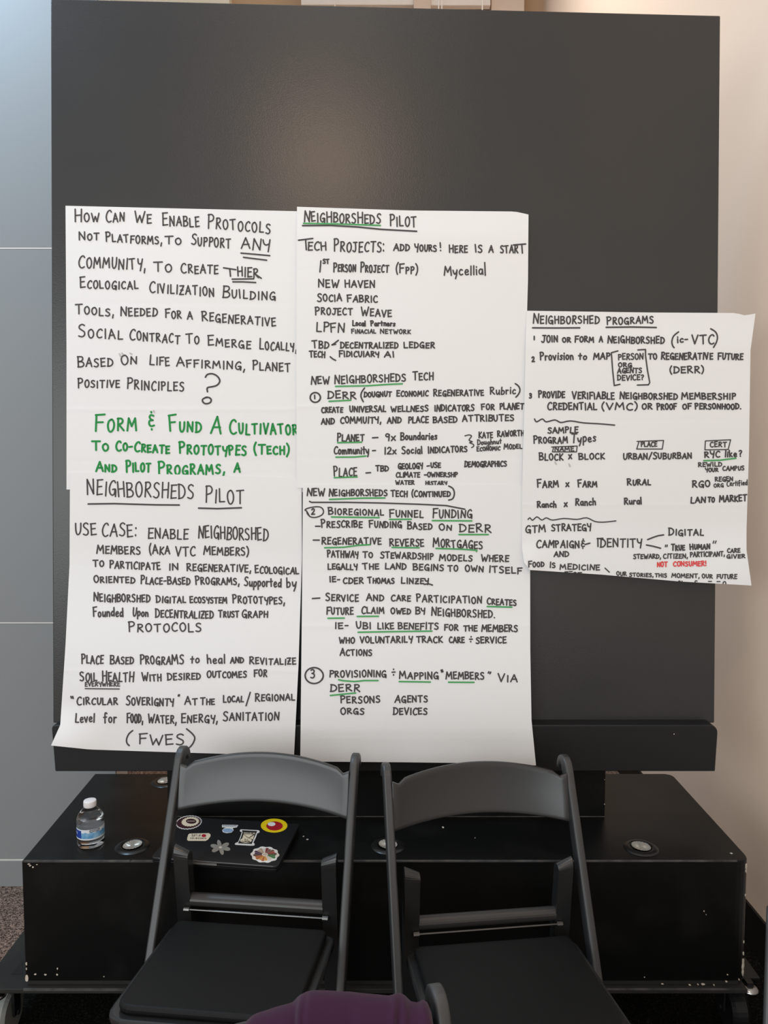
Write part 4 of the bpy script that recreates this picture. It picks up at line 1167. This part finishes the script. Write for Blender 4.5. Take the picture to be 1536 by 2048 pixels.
# hourglass frame sticker
s = Stk(['w_white', 'w_black', 'w_cream'])
s.poly([q(*p) for p in ((840, 230), (1045, 240), (1060, 252), (1055, 268), (1032, 276), (1012, 330), (985, 388), (1002, 402), (996, 420), (960, 422), (775, 412), (764, 402), (776, 390), (804, 380), (830, 320), (848, 262), (826, 252), (828, 236))], 0)
s.poly([q(*p) for p in ((850, 240), (1030, 250), (1020, 275), (990, 340), (966, 404), (804, 396), (836, 330), (856, 268))], 1)
s.poly([q(*p) for p in ((870, 288), (985, 290), (930, 330))], 2); s.poly([q(*p) for p in ((868, 292), (922, 334), (850, 348))], 2); s.poly([q(*p) for p in ((996, 296), (940, 334), (980, 350))], 2)
cx, cy = q(898, 362); s.ell(cx, cy, 70 * k6, 28 * k6, 2, n=20)
a_ = q(850, 364); b_ = q(944, 368); s.text('INFINITY', a_[0], a_[1], b_[0], b_[1], 3.0, 1, .8); a_ = q(880, 345); b_ = q(926, 348); s.text('TO', a_[0], a_[1], b_[0], b_[1], 2.2, 1, .8)
a_ = q(872, 268); b_ = q(1006, 272); s.text('OR BEYOND', a_[0], a_[1], b_[0], b_[1], 2.6, 2, .7)
s.done('black and white hourglass frame sticker')
# yellow disc with a plain red middle
s = Stk(['w_yellow', 'w_red', 'w_white'])
cx, cy = q(1230, 185); s.ell(cx, cy, 157 * k6, 82 * k6, 0, n=40)
cx, cy = q(1235, 190); s.ell(cx, cy, 98 * k6, 54 * k6, 1, n=30); cx, cy = q(1200, 168); s.ell(cx, cy, 46 * k6, 24 * k6, 2, n=20)
s.done('yellow round sticker with a red middle')
# grey flower
s = Stk(['w_grey', 'w_white'])
for i in range(6):
    t = math.radians(60 * i + 20); cx, cy = q(596 + 72 * math.cos(t), 443 + 40 * math.sin(t)); s.ell(cx, cy, 50 * k6, 24 * k6, 0, n=16, rot=t * .6 if False else math.atan2(40 * math.sin(t), 72 * math.cos(t)))
cx, cy = q(596, 443); s.ell(cx, cy, 20 * k6, 11 * k6, 1, n=12)
s.done('grey six petal flower sticker')
# colourful wheel
s = Stk(['w_white'] + ['wheel%d' % i for i in range(10)])
cx, cy = q(1122, 528); s.ell(cx, cy, 158 * k6, 90 * k6, 0, teeth=10, th=.08)
order = [8, 6, 7, 6, 9, 1, 0, 1, 0, 2, 3, 2, 4, 8, 4, 2, 5, 4, 5, 7]
order = [6, 6, 8, 8, 1, 0, 1, 0, 0, 9, 3, 3, 4, 4, 8, 2, 5, 5, 7, 9]
ns = len(order)
for i, c_ in enumerate(order):
    t0 = math.radians(360 * i / ns + 4); t1 = math.radians(360 * (i + 1) / ns + 2.5); rr = 1.0 if i % 2 else 0.9
    pts = []
    for r_, t in ((.24, t0), (.92 * rr, t0), (.95 * rr, (t0 + t1) / 2), (.92 * rr, t1), (.24, t1)):
        pts.append((cx + 148 * k6 * r_ * math.cos(t), cy + 84 * k6 * r_ * math.sin(t)))
    s.poly(pts, 1 + c_, dz=2)
s.lay = 3; s.ell(cx, cy, 34 * k6, 19 * k6, 0, n=16); s.ell(cx, cy, 20 * k6, 11 * k6, 5, n=14); s.ell(cx, cy, 9 * k6, 5 * k6, 0, n=10)
s.done('multicoloured wheel sticker')

for o in list(bpy.data.objects):
    if 'local' in o.keys(): del o['local']
